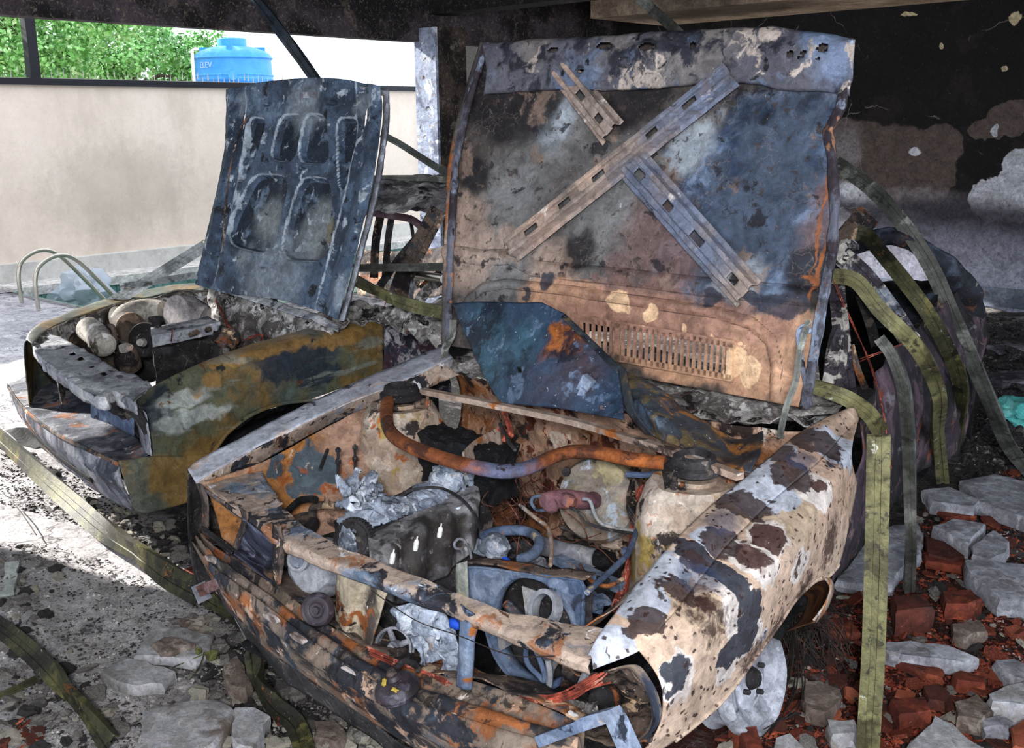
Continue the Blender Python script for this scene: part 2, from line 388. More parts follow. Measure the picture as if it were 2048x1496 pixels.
struct(quadbox('ceiling_soffit', -6.6, 3.4, 8.55, 9.8, 2.64, 3.02, m_soffit))
# sooty right wall with peeled plaster
def Y9(px, py): return tuple(PY(px, py, 9.8))
m_wr = mk('soot_blackened_wall', '141112', [
    ('n', '0b090a', 1.2, .5, .1), ('n', '231c19', 2.4, .58, .04, .7),
    ('bn', '5c504a', [(Y9(1790, 340), (.55, .2, .42)), (Y9(1710, 300), (.45, .2, .28)), (Y9(1880, 290), (.2, .2, .2)), (Y9(2030, 235), (.25, .2, .14)), (Y9(1975, 260), (.16, .2, .1))], .04, .9, 3.5, .45),
    ('bn', '9a9498', [(Y9(1690, 300), (.14, .2, .22)), (Y9(1830, 400), (.4, .2, .10))], .5, .55, 6, .7),
    ('bn', 'e4e7ef', [(Y9(1700, 430), (.34, .2, .32)), (Y9(1830, 300), (.05, .2, .035)), (Y9(1780, 430), (.3, .2, .07))], .2, .85, 5, .7),
    ('bn', 'c3c5cd', [(Y9(1985, 400), (.2, .2, .2)), (Y9(2030, 360), (.13, .2, .26)), (Y9(2050, 420), (.3, .2, .13)), (Y9(1990, 265), (.03, .2, .06))], .03, .95, 7, .6),
    ('z', '3f3c46', .82, 1.0, .25, .95), ('z', '8a8b9a', .50, .80, .25, .95), ('z', 'a3a6b8', .22, .5, .15, .8),
    ('c', '9c958b', 1.3, .004, .003, .5, 1.3), ('bn', 'd0c09a', [(Y9(1818, 30), (.06, .2, .02)), (Y9(2035, 35), (.05, .2, .06)), (Y9(1882, 90), (.02, .2, .03)), (Y9(2010, 138), (.03, .2, .03))], .08, .9, 20, .6),
    ('n', '2a2526', 30, .63, .04, .5)], bump=.35, bscale=20, warp=.035, wscale=7)
struct(quadbox('wall_right', -9.9, 3.4, 9.8, 10.0, -.1, 3.05, m_wr))
m_bbt = mk('tiled_skirting', '7f8796', [('n', '5d6471', 3, .5, .1)], rough=.35, bump=.05)
mb = MB()
for k in range(22): mb.box((-9.6+k*.6, 9.79, .085), (.592, .025, .17))
struct(mb.build('baseboard_right', m_bbt, smooth=False))

# ---------------------------------------------------------------- outside: trees, tank, spikes, ladder, bag
m_leafm = mk('tree_leaves', '62a248', [('n', '93cc78', 1.2, .48, .12), ('n', '3c7630', 2.5, .55, .08), ('n', 'd2efb8', 9, .56, .06, .8)], rough=.5, bump=0, grime=0)
m_leafm.node_tree.nodes['Principled BSDF'].inputs['Subsurface Weight'].default_value = 0
m_bark = mk('tree_bark', '5a4a38', [('n', '3a2f22', 8, .5, .1)], bump=.6)
def tree(c, r, n, label, seed):
    rng = random.Random(seed); root = thing('leafy_tree', (c[0], c[1], -.2), label, 'tree', None)
    mb = MB(); tz = c[2]; cl = []
    trunk = MB().tube([(c[0], c[1], -.2), (c[0]+.1, c[1]-.1, tz*.5), (c[0], c[1], tz)], [.16, .12, .07], sm=4)
    for k in range(46):
        a = rng.uniform(0, 6.28); ph = rng.uniform(-.9, 1.2); rr = r*rng.uniform(.45, 1.0)
        q = Vector((c[0]+math.cos(a)*math.cos(ph)*rr, c[1]+math.sin(a)*math.cos(ph)*rr, tz+math.sin(ph)*rr*.9)); cl.append((q, r*rng.uniform(.18, .34)))
        if k % 3 == 0: trunk.tube([(c[0], c[1], tz*.75), tuple((Vector((c[0], c[1], tz))+q)/2), tuple(q)], [.06, .04, .012], n=5, sm=3)
    trunk.build('trunk', m_bark, root)
    vs = []; fs = []
    for i in range(n):
        q, rr = cl[rng.randrange(len(cl))]
        dv = Vector((rng.gauss(0, 1), rng.gauss(0, 1), rng.gauss(0, 1))).normalized()
        p = q + dv*rr*rng.uniform(.55, 1.05); t = Vector((rng.gauss(0, 1), rng.gauss(0, 1), rng.gauss(0, .7))).normalized(); s_ = (dv+t).cross(t).normalized()
        L_ = rng.uniform(.07, .12); w_ = L_*.34; k = len(vs)
        vs += [p, p+t*L_*.5+s_*w_, p+t*L_, p+t*L_*.5-s_*w_]; fs.append((k, k+1, k+2, k+3))
    link('foliage', vs, fs, m_leafm, root, smooth=False)
tree((-16.0, 4.2, 3.0), 1.7, 15000, 'leafy green tree left of the black post, beyond the beige wall', 1)
tree((-18.4, 8.1, 3.3), 2.0, 17000, 'bushy green tree just right of the black post behind the wall', 2)
tree((-22.0, 12.0, 3.0), 1.75, 17000, 'lower green tree whose crown slopes down towards the blue water tank', 3)
tree((-22.5, 14.2, 2.9), 1.1, 6000, 'small distant tree poking up just left of the blue water tank lid', 4)
# water tank
m_tank = mk('blue_tank_plastic', '2d8be0', [('n', '53a6ef', 1.5, .5, .2), ('s', '7fbcf2', (6, 6, .4), .6, .08, .6)], rough=.45, bump=.03, grime=.1)
tc = Vector((-19.2, 12.92, 0)); tr = .97
tk = thing('water_tank', (tc.x, tc.y, 2.55), 'blue plastic water tank with domed lid standing beyond the beige wall', 'water tank')
MB().lathe(tc, (0, 0, 1), [(.01, 2.5), (.69, 2.5), (.78, 2.60), (.78, 2.66), (.80, 2.68), (.77, 2.71), (.76, 2.99), (.80, 3.02), (.77, 3.06), (.75, 3.10), (.65, 3.17), (.45, 3.24), (.33, 3.26), (.01, 3.27)], 48).build('tank_body', m_tank, tk)
MB().lathe(tc, (0, 0, 1), [(.01, 3.42), (.27, 3.42), (.29, 3.40), (.29, 3.22), (.01, 3.22)], 36).build('lid', m_tank, tk)
for k in range(4):
    a = k*math.pi/2+math.radians(-40); dd = Vector((math.cos(a), math.sin(a), 0)); R = Matrix.Rotation(a, 3, 'Z')
    MB().box(tc+dd*.46+Vector((0, 0, 3.20)), (.38, .11, .09), R).build('lid_clamp', m_tank, tk)
tocam = (C0-tc); tocam.z = 0; tocam.normalize(); side = tocam.cross(Vector((0, 0, 1)))
MB().lathe(tc+tocam*.745+side*.03+Vector((0, 0, 2.66)), tocam, [(.01, 0), (.09, 0), (.09, .07), (.01, .07)], 20).build('outlet_flange', m_tank, tk)
tx = bpy.data.curves.new('t', 'FONT'); tx.body = 'ELEV'; tx.size = .16; tx.extrude = .004
to = bpy.data.objects.new('t', tx); COL.objects.link(to); me = bpy.data.meshes.new_from_object(to.evaluated_get(bpy.context.evaluated_depsgraph_get())); COL.objects.unlink(to)
m_white = mk('faded_white_paint', 'b4d6f4', bump=0)
me.materials.append(m_white); lt = bpy.data.objects.new('lettering', me); COL.objects.link(lt); lt.parent = tk
ang0 = math.atan2(tocam.y, tocam.x)
for v in me.vertices:
    a = ang0 - 1.0 + v.co.x/ .78; q = tc + Vector((math.cos(a), math.sin(a), 0))*(.772+v.co.z) + Vector((0, 0, 2.82+v.co.y)); v.co = q - Vector(tk.location)
struct(quadbox('tank_platform', -20.1, -18.3, 12.0, 13.85, -.2, 2.5, mk('pale_tank_platform', 'd8d4cc', bump=.05)))
pt = thing('overflow_pipe', (-18.4, 11.3, 0), 'thin white pipe rising beside the blue water tank', 'pipe')
q1, q2, q3, q4 = PX(384, 158, -18.4), PX(384, 100, -18.4), PX(390, 98, -18.5), PX(396, 98, -18.5)
MB().tube([Vector((q1.x, q1.y, 0)), q2, q3, q4], .028, 8).build('pipe_run', mk('white_pipe', 'e6e6e6', bump=0), pt)
# spikes on the wall cap
m_spk = mk('pale_metal_spike', 'a9a79f', bump=.05, metal=.3)
sp = thing('wall_spikes', (-12.0, 6, 2.21), 'row of short thin metal spikes along the top of the beige wall', 'wall spikes')
MB().box((-12.05, 7.8, 2.215), (.05, 7.0, .012)).build('base_strip', m_spk, sp, smooth=False)
s0 = MB().tube([(-12.05, 4.5, 2.215), (-12.05, 4.5, 2.3)], [.007, .0025], 5).build('spike', m_spk, sp)
for k in range(1, 96):
    o = s0.copy(); COL.objects.link(o); o.parent = sp; o.location = (random.uniform(-.015, .015), k*.075, 0); o.rotation_euler = (random.uniform(-.03, .03), 0, 0)
# ladder
m_steel = mk('brushed_stainless_steel', 'b5ad9e', [('s', 'd6d1c6', (3, 3, 9), .5, .2, .6)], rough=.28, metal=.85, bump=.02, grime=.2)
ld = thing('pool_ladder', (-10.3, 4.6, 0), 'stainless steel pool ladder with two arched handrails on the pool edge', 'pool ladder')
def lad(a, m1, tp, m2, e):
    MB().tube([a, m1, tp[0], tp[1], tp[2], m2, e], .021, 14, sm=8).build('handrail', m_steel, ld)
for (x0, y0), dx in (((-10.56, 4.44), 0), ((-9.97, 4.34), 0)):
    lad(Vector((x0, y0, -.01)), Vector((x0, y0, .25)), [Vector((x0, y0+.06, .40)), Vector((x0, y0+.24, .48)), Vector((x0, y0+.42, .42))], Vector((x0+.02, y0+.66, .14)), Vector((x0+.08, y0+1.0, -.32)))
for z_, dy in ((-.26, .95), (-.28, 1.0)): pass
MB().tube([(-10.5, 5.42, -.34), (-9.9, 5.33, -.34)], .018, 8).build('step', m_steel, ld)
# clear plastic bag floating in the pool
m_bag = bpy.data.materials.new('clear_plastic_bag'); m_bag.use_nodes = True
b_ = m_bag.node_tree.nodes['Principled BSDF']; b_.inputs['Base Color'].default_value = rgb('c3ccd8'); b_.inputs['Roughness'].default_value = .2; b_.inputs['Alpha'].default_value = .55
q = PZ(140, 588, -.1)+Vector((.12, .1, 0))
top(MB().rock((q.x, q.y, q.z), (.24, .28, .24), 3, 4, .55).build('plastic_bag', m_bag, thick=0), 'clear crumpled plastic bag floating in the pool behind the ladder', 'plastic bag')
# ---------------------------------------------------------------- shared burnt-metal materials
def blobs(pl, px):
    """pl: function pixel->point; px: list of (x, y, radius in metres)"""
    return [(tuple(pl(x, y)), r) for x, y, r in px]
m_rusty = mk('rusted_burnt_steel', '6a5a50', [('n', '2a2426', 7, .50, .05), ('n', '955830', 6, .58, .03, .9), ('n', '3b4650', 9, .60, .03, .8), ('n', 'd8b796', 12, .62, .02, .9), ('n', '1a1718', 22, .62, .03), ('v', 'cfc6bd', 60, .12, .04, .5)], bump=.5)
m_rail = mk('pale_burnt_rail_paint', 'ad998a', [('n', '99603a', 7, .58, .03, .85), ('n', '2b2a30', 9, .54, .02), ('n', '6d7f95', 5, .58, .04, .8), ('n', 'd9dbe0', 14, .64, .02), ('n', '4a2f20', 26, .64, .03)], bump=.4)
m_dark = mk('charred_metal', '221f20', [('n', '3d3a3c', 6, .52, .08), ('n', '6f655c', 16, .62, .04, .7), ('v', 'a69f97', 45, .12, .05, .5)], bump=.6)
m_black = mk('black_char', '0d0d0f', [('n', '26262b', 30, .56, .06, .8), ('v', '7d828b', 50, .09, .04, .5)], bump=.9, bscale=60)
m_bluegrey = mk('heat_blued_steel', '66758e', [('n', '465570', 4, .5, .1), ('n', '97a3b8', 6, .58, .08, .8), ('n', '2a303d', 11, .62, .03), ('n', 'a5622c', 8, .64, .02), ('n', 'c0a88c', 20, .66, .03)], bump=.3)
m_alu = mk('burnt_aluminium', '9a9ba3', [('n', '6a6a72', 6, .5, .1), ('n', 'b9bcc6', 14, .56, .05, .8), ('n', '3a3a40', 10, .64, .04, .8), ('v', '4a4a50', 60, .12, .05, .6)], bump=.5, rough=.6)
m_alusm = mk('smooth_cast_aluminium', '96979d', [('n', '7a7c84', 5, .5, .1), ('n', 'b0a89e', 9, .6, .06, .7), ('n', '4b4a50', 14, .66, .04, .7)], bump=.15, rough=.55)
m_melt = mk('melted_aluminium', 'a4adbd', [('n', '5f6775', 10, .5, .1), ('n', 'd0d5de', 22, .56, .05, .8), ('n', '2a2c33', 16, .64, .04), ('n', 'b5977c', 9, .66, .03)], bump=.9, bscale=50, rough=.55)
m_ash = mk('pale_ash_crust', 'a59f9b', [('n', '5b5553', 9, .50, .06), ('n', 'd5d2cf', 14, .57, .04), ('n', '1c191a', 12, .60, .03), ('n', '8c4a30', 20, .67, .03), ('v', 'e6e4e2', 45, .14, .05)], bump=1.0, bscale=50)
m_wire = mk('scorched_red_wire', 'b0523f', [('n', '6a2f26', 20, .5, .1), ('n', 'd88d78', 30, .6, .05)], bump=.2)
m_blackwire = mk('blackened_wire', '28211f', [('n', '5a3a2c', 20, .6, .05)], bump=.2)
m_orange = mk('orange_rusted_bar', '7a4324', [('n', 'a05a2a', 8, .54, .08), ('n', '4a2a1c', 7, .56, .05), ('bn', '5d6784', blobs(lambda x, y: PZ(x, y, .84), [(1010, 942, .09)]), .3, .9, 9, .6), ('n', '2a1e1a', 30, .62, .04)], bump=.5)
m_ltan = mk('tan_scorched_paint', 'ab9788', [('n', '917666', 3, .5, .1, .7), ('n', '4a3c38', 8, .60, .03), ('n', 'a8622e', 6, .63, .03), ('n', 'd6cdc6', 16, .62, .03, .7)], bump=.3)

# ---------------------------------------------------------------- the foreground car, bonnet open
car = thing('burnt_car', (-1.8, 2.6, 0), 'large burnt-out car in the foreground, cream and charred, bonnet propped open', 'car')
# bonnet
HO = Vector((0, 2.5, .9)); HT = math.radians(17); HN = Vector((0, -math.cos(HT), math.sin(HT)))   # normal towards the camera
HX = Vector((1, 0, 0)); HY = Vector((0, math.sin(HT), math.cos(HT)))
def hp(x, y, off=0.0): return PP(x, y, HO + HN*off, HN)
def h2(p): q = p-HO; return (q.dot(HX), q.dot(HY))
def hb(l): return [(tuple(hp(x, y)), r) for x, y, r in l]
m_hood = mk('bonnet_scorched_paint', '4a4340', [
    ('b', '7b7b7b', hb([(1010, 520, .16), (1230, 420, .20), (1110, 260, .13), (1380, 290, .12), (1030, 380, .14)]), .7, .8),
    ('bn', 'ab9282', hb([(925, 450, .12), (940, 500, .12), (1010, 490, .06), (1100, 545, .10), (1640, 640, .16), (1655, 720, .2)]), .45, .75, 7, 1.0),
    ('bn', '2b3a52', hb([(1540, 320, .20), (1500, 430, .19), (1420, 380, .13), (1590, 450, .17), (1560, 520, .15), (1500, 250, .1)]), .35, .95, 6, 1.3),
    ('bn', '4f6383', hb([(1420, 420, .08), (1440, 310, .08), (1640, 330, .05), (1560, 500, .10), (1660, 250, .08)]), .5, .8, 5, .9),
    ('bn', '8393ab', hb([(1560, 330, .2), (1480, 440, .2), (1600, 460, .15)]), .4, .75, 10, 4.2), ('bn', '1f2938', hb([(1540, 350, .25), (1480, 450, .2)]), .4, .75, 7, 4.0),
    ('bn', '6e5450', hb([(1300, 480, .13), (1340, 520, .10), (1650, 400, .05), (1640, 470, .06), (1235, 540, .07)]), .45, .8, 6, .9),
    ('bn', '9da5ad', hb([(1100, 250, .07), (1120, 230, .05), (1380, 290, .07), (1350, 320, .05), (1480, 560, .07)]), .4, .85, 4, .6),
    ('bn', '1d1a1d', hb([(1060, 210, .12), (1250, 200, .09), (970, 180, .12), (1000, 250, .08), (1150, 500, .07), (950, 350, .07), (1630, 560, .10), (1290, 180, .09)]), .3, .9, 7, .8),
    ('n', '7f6a5e', 7, .62, .03, .8), ('c', '8a7d76', 34, .025, .02, .35, 7), ('n', '211f24', 14, .63, .03, .9), ('n', '3d342f', 34, .62, .03, .8),
    ('bn', '94572f', hb([(1636, 548, (.009, .2, .08)), (1655, 640, (.010, .2, .06)), (1620, 552, (.03, .2, .006)), (1645, 430, (.005, .2, .12)), (905, 330, (.012, .2, .1)), (895, 460, (.012, .2, .12)), (1640, 450, (.006, .2, .12)), (905, 400, (.008, .2, .1))]), .3, .85, 20, 1.4),
    ('bn', 'b98f72', hb([(1380, 690, (.32, .2, .11)), (1130, 600, (.2, .2, .06)), (1250, 650, (.22, .2, .10)), (1500, 720, (.12, .2, .12)), (1600, 740, (.10, .2, .14)), (1580, 640, (.07, .2, .05))]), .15, .95, 8, .35),
    ('bn', '8f6a5e', hb([(1300, 640, (.36, .2, .09)), (1550, 650, (.05, .2, .05))]), .4, .7, 18, 2.2), ('bn', 'ecc49c', hb([(1235, 605, (.045, .2, .035)), (1293, 630, (.026, .2, .026)), (1365, 655, .015), (1465, 728, (.032, .2, .045)), (1500, 742, (.04, .2, .045)), (1190, 620, .014), (1330, 640, .008), (1400, 640, .008), (1420, 668, .010), (1150, 612, .012), (1320, 612, .007), (1480, 690, .012)]), .08, .9, 10, .15),
    ('bn', '30333f', hb([(1560, 610, (.07, .2, .035)), (1500, 595, (.05, .2, .02)), (1610, 610, .03), (1045, 590, .02), (1090, 560, .03), (1420, 600, .03)]), .12, .9, 14, .5),
    ('v', '6a4a40', 45, .16, .05, .35), ('a', '2c2628', 16, .8, .75, .7), ('n', 'c7ccd6', 12, .71, .02, .8)],
    rough=.55, bump=.2, warp=.02, wscale=14)
hood_l = [(888, 690), (889, 610), (891, 520), (897, 420), (902, 330), (925, 215), (965, 85)]
hood_r = [(1618, 818), (1640, 700), (1652, 620), (1672, 520), (1680, 420), (1672, 300), (1664, 262), (1692, 215), (1705, 150), (1710, 80)]
hood_t = [(965, 85), (1100, 78), (1280, 66), (1440, 58), (1560, 56), (1640, 68), (1710, 80)]
hood_b = [(888, 690), (1100, 722), (1350, 768), (1618, 818)]
slot_q = [(1150, 640), (1460, 692), (1456, 752), (1150, 698)]
sq2 = [h2(hp(*p)) for p in slot_q]
bead = [h2(hp(x, y)) for x, y in [(928, 640), (935, 600), (965, 574), (1010, 566), (1120, 578), (1280, 602), (1430, 624), (1500, 645), (1540, 680), (1552, 730), (1549, 800)]]
rail1 = [h2(hp(x, y)) for x, y in [(895, 505), (965, 515), (1020, 512), (1060, 535), (1250, 553), (1400, 572), (1500, 582), (1640, 595)]]
def segs(p, L_):
    return min(seg_d(Vector(p), Vector(a), Vector(b)) for a, b in zip(L_[:-1], L_[1:]))
hole2 = [(h2(hp(x, y)), r) for x, y, r in [(1590, 118, .012), (1616, 116, .008), (1655, 106, .016), (1000, 95, .008)]]
def hood_disp(u, v, p):
    q = h2(Vector(p)); h = .022*math.sin(math.pi*u)*-1 + .004*fbm(p, 3, 2)
    h += .012*(1-sst(.004, .018, segs(q, bead))) + .010*(1-sst(.012, .028, segs(q, rail1)))
    if v < .33: h -= .008*sst(.34, .30, 1-v)*0
    e = min(u, 1-u); h += .012*(1-sst(.0, .02, e))
    return h
def hood_keep(u, v, p):
    q = h2(Vector(p))
    if poly_sd(q, sq2) < -.004: return False
    for c, r in hole2:
        if math.hypot(q[0]-c[0], q[1]-c[1]) < r: return False
    return True
hd = coons('bonnet', [hp(*p) for p in hood_b], [hp(*p) for p in hood_r], [hp(*p) for p in hood_t], [hp(*p) for p in hood_l], m_hood, car, nu=230, nv=210, thick=.004,
     sm=(1, 0, 0, 1), disp=hood_disp, keep=hood_keep, ang=50,
     wear=lambda u, v, p: (lambda q: max(math.exp(-((segs(q, bead)-.016)/.004)**2), .9*math.exp(-((segs(q, rail1)-.026)/.006)**2)))(h2(Vector(p))))
# vent grille: bars between the slots
m_vent = mk('peach_scorched_paint', 'ac8266', [('n', '99694e', 12, .5, .1), ('n', '8d5a44', 30, .6, .05, .6), ('v', '4b3a33', 60, .1, .03, .6)], bump=.2, rough=.6)
mb = MB(); NS = 26
def sl(t, s): return hp(*[(slot_q[0][i]*(1-t)+slot_q[1][i]*t)*(1-s)+(slot_q[3][i]*(1-t)+slot_q[2][i]*t)*s for i in (0, 1)], .004)
for k in range(NS+1):
    w = .23/NS if k not in (0, NS, 7) else .5/NS
    t = k/NS; a, b, c, d = sl(t-w, -.12), sl(t+w, -.12), sl(t+w, 1.12), sl(t-w, 1.12)
    mb.prism([a, b, c, d], -HN*.006)
for s0_, s1_ in ((-.2, .04), (.95, 1.18)): mb.prism([sl(-.03, s0_), sl(1.03, s0_), sl(1.03, s1_), sl(-.03, s1_)], -HN*.0065)
vg = mb.build('vent_grille', m_hood, hd, smooth=False)
# bracing: front rail, edge flanges, crossed ribs
def hchan(name, a, b, wa, wb, mat, h=.028, slots=(), off=0.0, parent=None):
    """hat-section rib between two pixel points, with oblong slots"""
    A_, B_ = hp(*a), hp(*b); t = (B_-A_).normalized(); s = t.cross(HN).normalized(); L_ = (B_-A_).length
    nu = max(60, int(L_/.006)); prof = [(-1.0, .001), (-.66, .003), (-.60, h), (-.34, h+.001), (-.28, h*.72), (.28, h*.72), (.34, h+.001), (.60, h), (.66, .003), (1.0, .001)]
    P_ = []
    for (x, y) in prof: P_.append((x, y))
    nv = 40; px_ = np.linspace(-1, 1, nv); py_ = np.interp(px_, [p[0] for p in P_], [p[1] for p in P_])
    A = np.zeros((nv, nu, 3))
    for j in range(nv):
        for i in range(nu):
            f = i/(nu-1); w = wa*(1-f)+wb*f
            q = A_ + t*(L_*f) + s*(px_[j]*w) + HN*(py_[j]+.004+off); A[j, i] = q
    def kp(u, v, p):
        for (sf, sl_) in slots:
            if abs(u-sf)*L_ < sl_ and abs(v-.5) < .11: return False
        return True
    return fin(name, A, mat, parent or hd, .003, crump=.003, cs=12, keep=kp, ang=30)
m_rib = mk('pale_scorched_rib', '94847b', [('b', '566a87', hb([(1440, 170, .2), (1330, 240, .08), (1290, 380, .10), (1350, 450, .14), (1430, 520, .08)]), .6, .75), ('n', '5d5250', 7, .60, .05, .7), ('b', 'b39684', hb([(1180, 330, .09), (1080, 430, .10), (1150, 150, .08)]), .6, .7), ('n', '2a2527', 16, .66, .03), ('n', 'cfc3ba', 11, .66, .03, .8), ('v', '3a2c26', 60, .12, .04, .5)], rough=.55, bump=.3)
hchan('crossed_rib', (1125, 140), (1228, 268), .045, .05, m_rib, slots=[(.45, .02), (.8, .018)])
hchan('crossed_rib', (1258, 318), (1500, 590), .056, .05, m_rib, slots=[(.14, .018), (.38, .018), (.62, .026), (.9, .02)])
hchan('crossed_rib', (1470, 150), (1030, 500), .045, .05, m_rib, h=.034, slots=[(.16, .025), (.32, .022), (.56, .024), (.72, .024), (.88, .028)], off=.006)
m_frail = mk('blue_scorched_front_rail', '57565f', [('b', '7d7672', hb([(1400, 90, .14), (1240, 100, .07), (1080, 100, .08)]), .5, .8), ('n', '2a2a33', 6, .55, .04), ('n', '6b7a94', 5, .60, .05, .8), ('b', '8496b6', hb([(1660, 85, .07), (1690, 130, .06)]), .6, .8), ('n', 'b4a69c', 9, .62, .03), ('n', '1a191d', 14, .62, .03)], rough=.5, bump=.4)
fr_b = [(968, 190), (1090, 180), (1250, 180), (1450, 165), (1570, 178), (1700, 190)]
def hs(l, off): return [hp(x, y, off) for x, y in l]
rv = [hs(fr_b, .004), hs([(x, y-6) for x, y in fr_b], .022), hs([(972, 150), (1090, 140), (1250, 135), (1450, 128), (1570, 135), (1703, 150)], .032),
      hs([(970, 118), (1090, 112), (1250, 106), (1450, 98), (1570, 100), (1706, 112)], .036), hs([(966, 92), (1100, 84), (1280, 72), (1440, 64), (1560, 62), (1709, 86)], .03), hs(hood_t[:4]+[(1560, 55), (1711, 79)], .006)]
hol = [(hp(x, y), rx, ry) for x, y, rx, ry in [(1118, 108, .022, .010), (1220, 100, .03, .012), (1305, 103, .03, .012), (1395, 100, .01, .01), (1170, 150, .014, .006), (1590, 118, .012, .012), (1616, 116, .009, .009), (1655, 106, .017, .013), (1610, 125, .01, .004), (1645, 128, .008, .004)]]
def rkeep(u, v, p):
    q = Vector(p)
    for c, rx, ry in hol:
        d_ = q-c
        if (d_.dot(HX)/rx)**2 + (d_.dot(HY)/ry)**2 < 1: return False
    return True
net('front_rail', rv, m_frail, hd, nu=200, nv=46, crump=.006, cs=8, keep=rkeep)
# right edge fold and recess strip, left edge flange
m_edge = mk('folded_edge_metal', '6d6f7c', [('n', '3a3138', 6, .5, .06), ('n', 'a9b7cf', 5, .58, .05), ('n', 'b58160', 7, .62, .03), ('n', '1e1a1c', 18, .62, .03)], bump=.4)
net('edge_flange', [hs(hood_r, .002), hs([(x-6, y) for x, y in hood_r], .03), hs([(x-20, y) for x, y in hood_r], .012)], m_edge, hd, nu=90, nv=14, sm=False, crump=.004, cs=14)
net('edge_flange', [hs(hood_l[::-1], .002), hs([(x+7, y) for x, y in hood_l[::-1]], .026), hs([(x+16, y) for x, y in hood_l[::-1]], .008)], m_edge, hd, nu=90, nv=12, sm=False, crump=.003, cs=14)
mb = MB().tube(hs([(1622, 812), (1612, 770), (1600, 700), (1597, 665), (1610, 652), (1622, 665)], .012), .007, 8, sm=6); mb.build('rounded_bead', m_edge, hd)
top_strap = MB()
# right wing (front fender) ------------------------------------------------
def fx(x, y): return PX(x, y, -1.0)
m_wing = mk('cream_blistered_paint', 'bda592', [
    ('n', 'b08f7b', 2.5, .5, .12, .7), ('bn', 'c8ac96', [(tuple(fx(1290, 1240)), .16), (tuple(fx(1480, 1060)), .14)], .5, .7, 3, .6), ('bn', 'b49f86', [(tuple(fx(1590, 990)), (.3, .10, .12)), (tuple(fx(1400, 1200)), (.3, .06, .08))], .4, .8, 3, .5),
    ('bn', 'b3b8c4', [(tuple(PZ(x, y, z)), r) for x, y, z, r in [(1215, 1285, .73, .07), (1280, 1190, .76, .06), (1330, 1130, .78, .06), (1420, 1075, .8, .045), (1520, 960, .86, .10), (1540, 900, .88, .06), (1680, 870, .9, .09), (1190, 1310, .71, .04), (1440, 1200, .66, .035), (1500, 1260, .6, .03), (1370, 1290, .6, .03)]], .05, .95, 16, .8),
    ('bn', 'd3c9c2', [(tuple(fx(x, y)), r) for x, y, r in [(1537, 1075, .052), (1500, 1130, .062), (1565, 1120, .06), (1440, 1205, (.3, .05, .085)), (1455, 1270, (.3, .085, .04)), (1425, 1325, .05), (1340, 1345, .055), (1555, 1010, .05), (1640, 970, .06)]], .04, .95, 14, .7),
    ('bn', '4a2f2a', [(tuple(fx(x, y)), r) for x, y, r in [(1537, 1075, .044), (1500, 1130, .048), (1565, 1120, .046), (1555, 1010, .032), (1645, 960, .03)]], .04, .95, 16, 1.1),
    ('bn', '232a38', [(tuple(fx(x, y)), r) for x, y, r in [(1450, 1150, (.3, .03, .06)), (1465, 1215, (.3, .045, .05)), (1440, 1280, (.3, .08, .032)), (1500, 1200, .02), (1380, 1365, .022), (1335, 1340, .045), (1690, 900, .06), (1650, 880, .05), (1480, 1330, .02)]], .04, .95, 16, 1.2),
    ('bn', '3b2e2e', [(tuple(PZ(x, y, z)), r) for x, y, z, r in [(1300, 1220, .76, .045), (1360, 1160, .78, .05), (1450, 1060, .82, .055), (1500, 990, .85, .06), (1590, 930, .88, .06), (1640, 870, .9, .07), (1270, 1260, .74, .03), (1400, 1110, .8, .045), (1560, 890, .9, .05)]], .06, .93, 17, 1.7),
    ('bn', '35405a', [(tuple(PZ(x, y, z)), .05) for x, y, z in [(1400, 1140, .78), (1450, 1020, .84), (1620, 900, .9)]], .3, .7, 8, .8),
    ('v', '34201c', 44, .22, .04, .9), ('bn', '3a2622', [(tuple(fx(x, y)), .05) for x, y in [(1400, 1235), (1530, 1260), (1590, 1180), (1480, 1300), (1650, 1080)]], .5, .9, 70, 3.2), ('bn', '35231f', [(tuple(fx(x, y)), .028) for x, y in [(1410, 1240), (1400, 1220), (1425, 1225), (1520, 1290), (1540, 1240), (1500, 1260), (1590, 1170)]], .3, .9, 60, 1.8),
    ('n', '8a7068', 9, .64, .04, .6), ('n', '3a2c2a', 24, .68, .02, .8)], rough=.5, bump=.12, warp=.014, wscale=22)
inner = pxz([(1178, 1312, .70), (1195, 1276, .72), (1239, 1217, .74), (1274, 1168, .76), (1343, 1090, .79), (1416, 1016, .82), (1490, 957, .85), (1559, 898, .88), (1613, 858, .89), (1700, 815, .91)])
crease = pxz([(1186, 1338, .68), (1279, 1301, .70), (1330, 1245, .725), (1367, 1203, .74), (1446, 1099, .78), (1500, 1045, .80), (1539, 1006, .82), (1638, 922, .86), (1690, 865, .87), (1718, 836, .88)])
net('wing_top', [inner, [(a+b)/2+Vector((0, 0, .012)) for a, b in zip([Vector(p) for p in resamp(inner, 12)], [Vector(p) for p in resamp(crease, 12)])], crease], m_wing, car, nu=110, nv=16, crump=.004, cs=7)
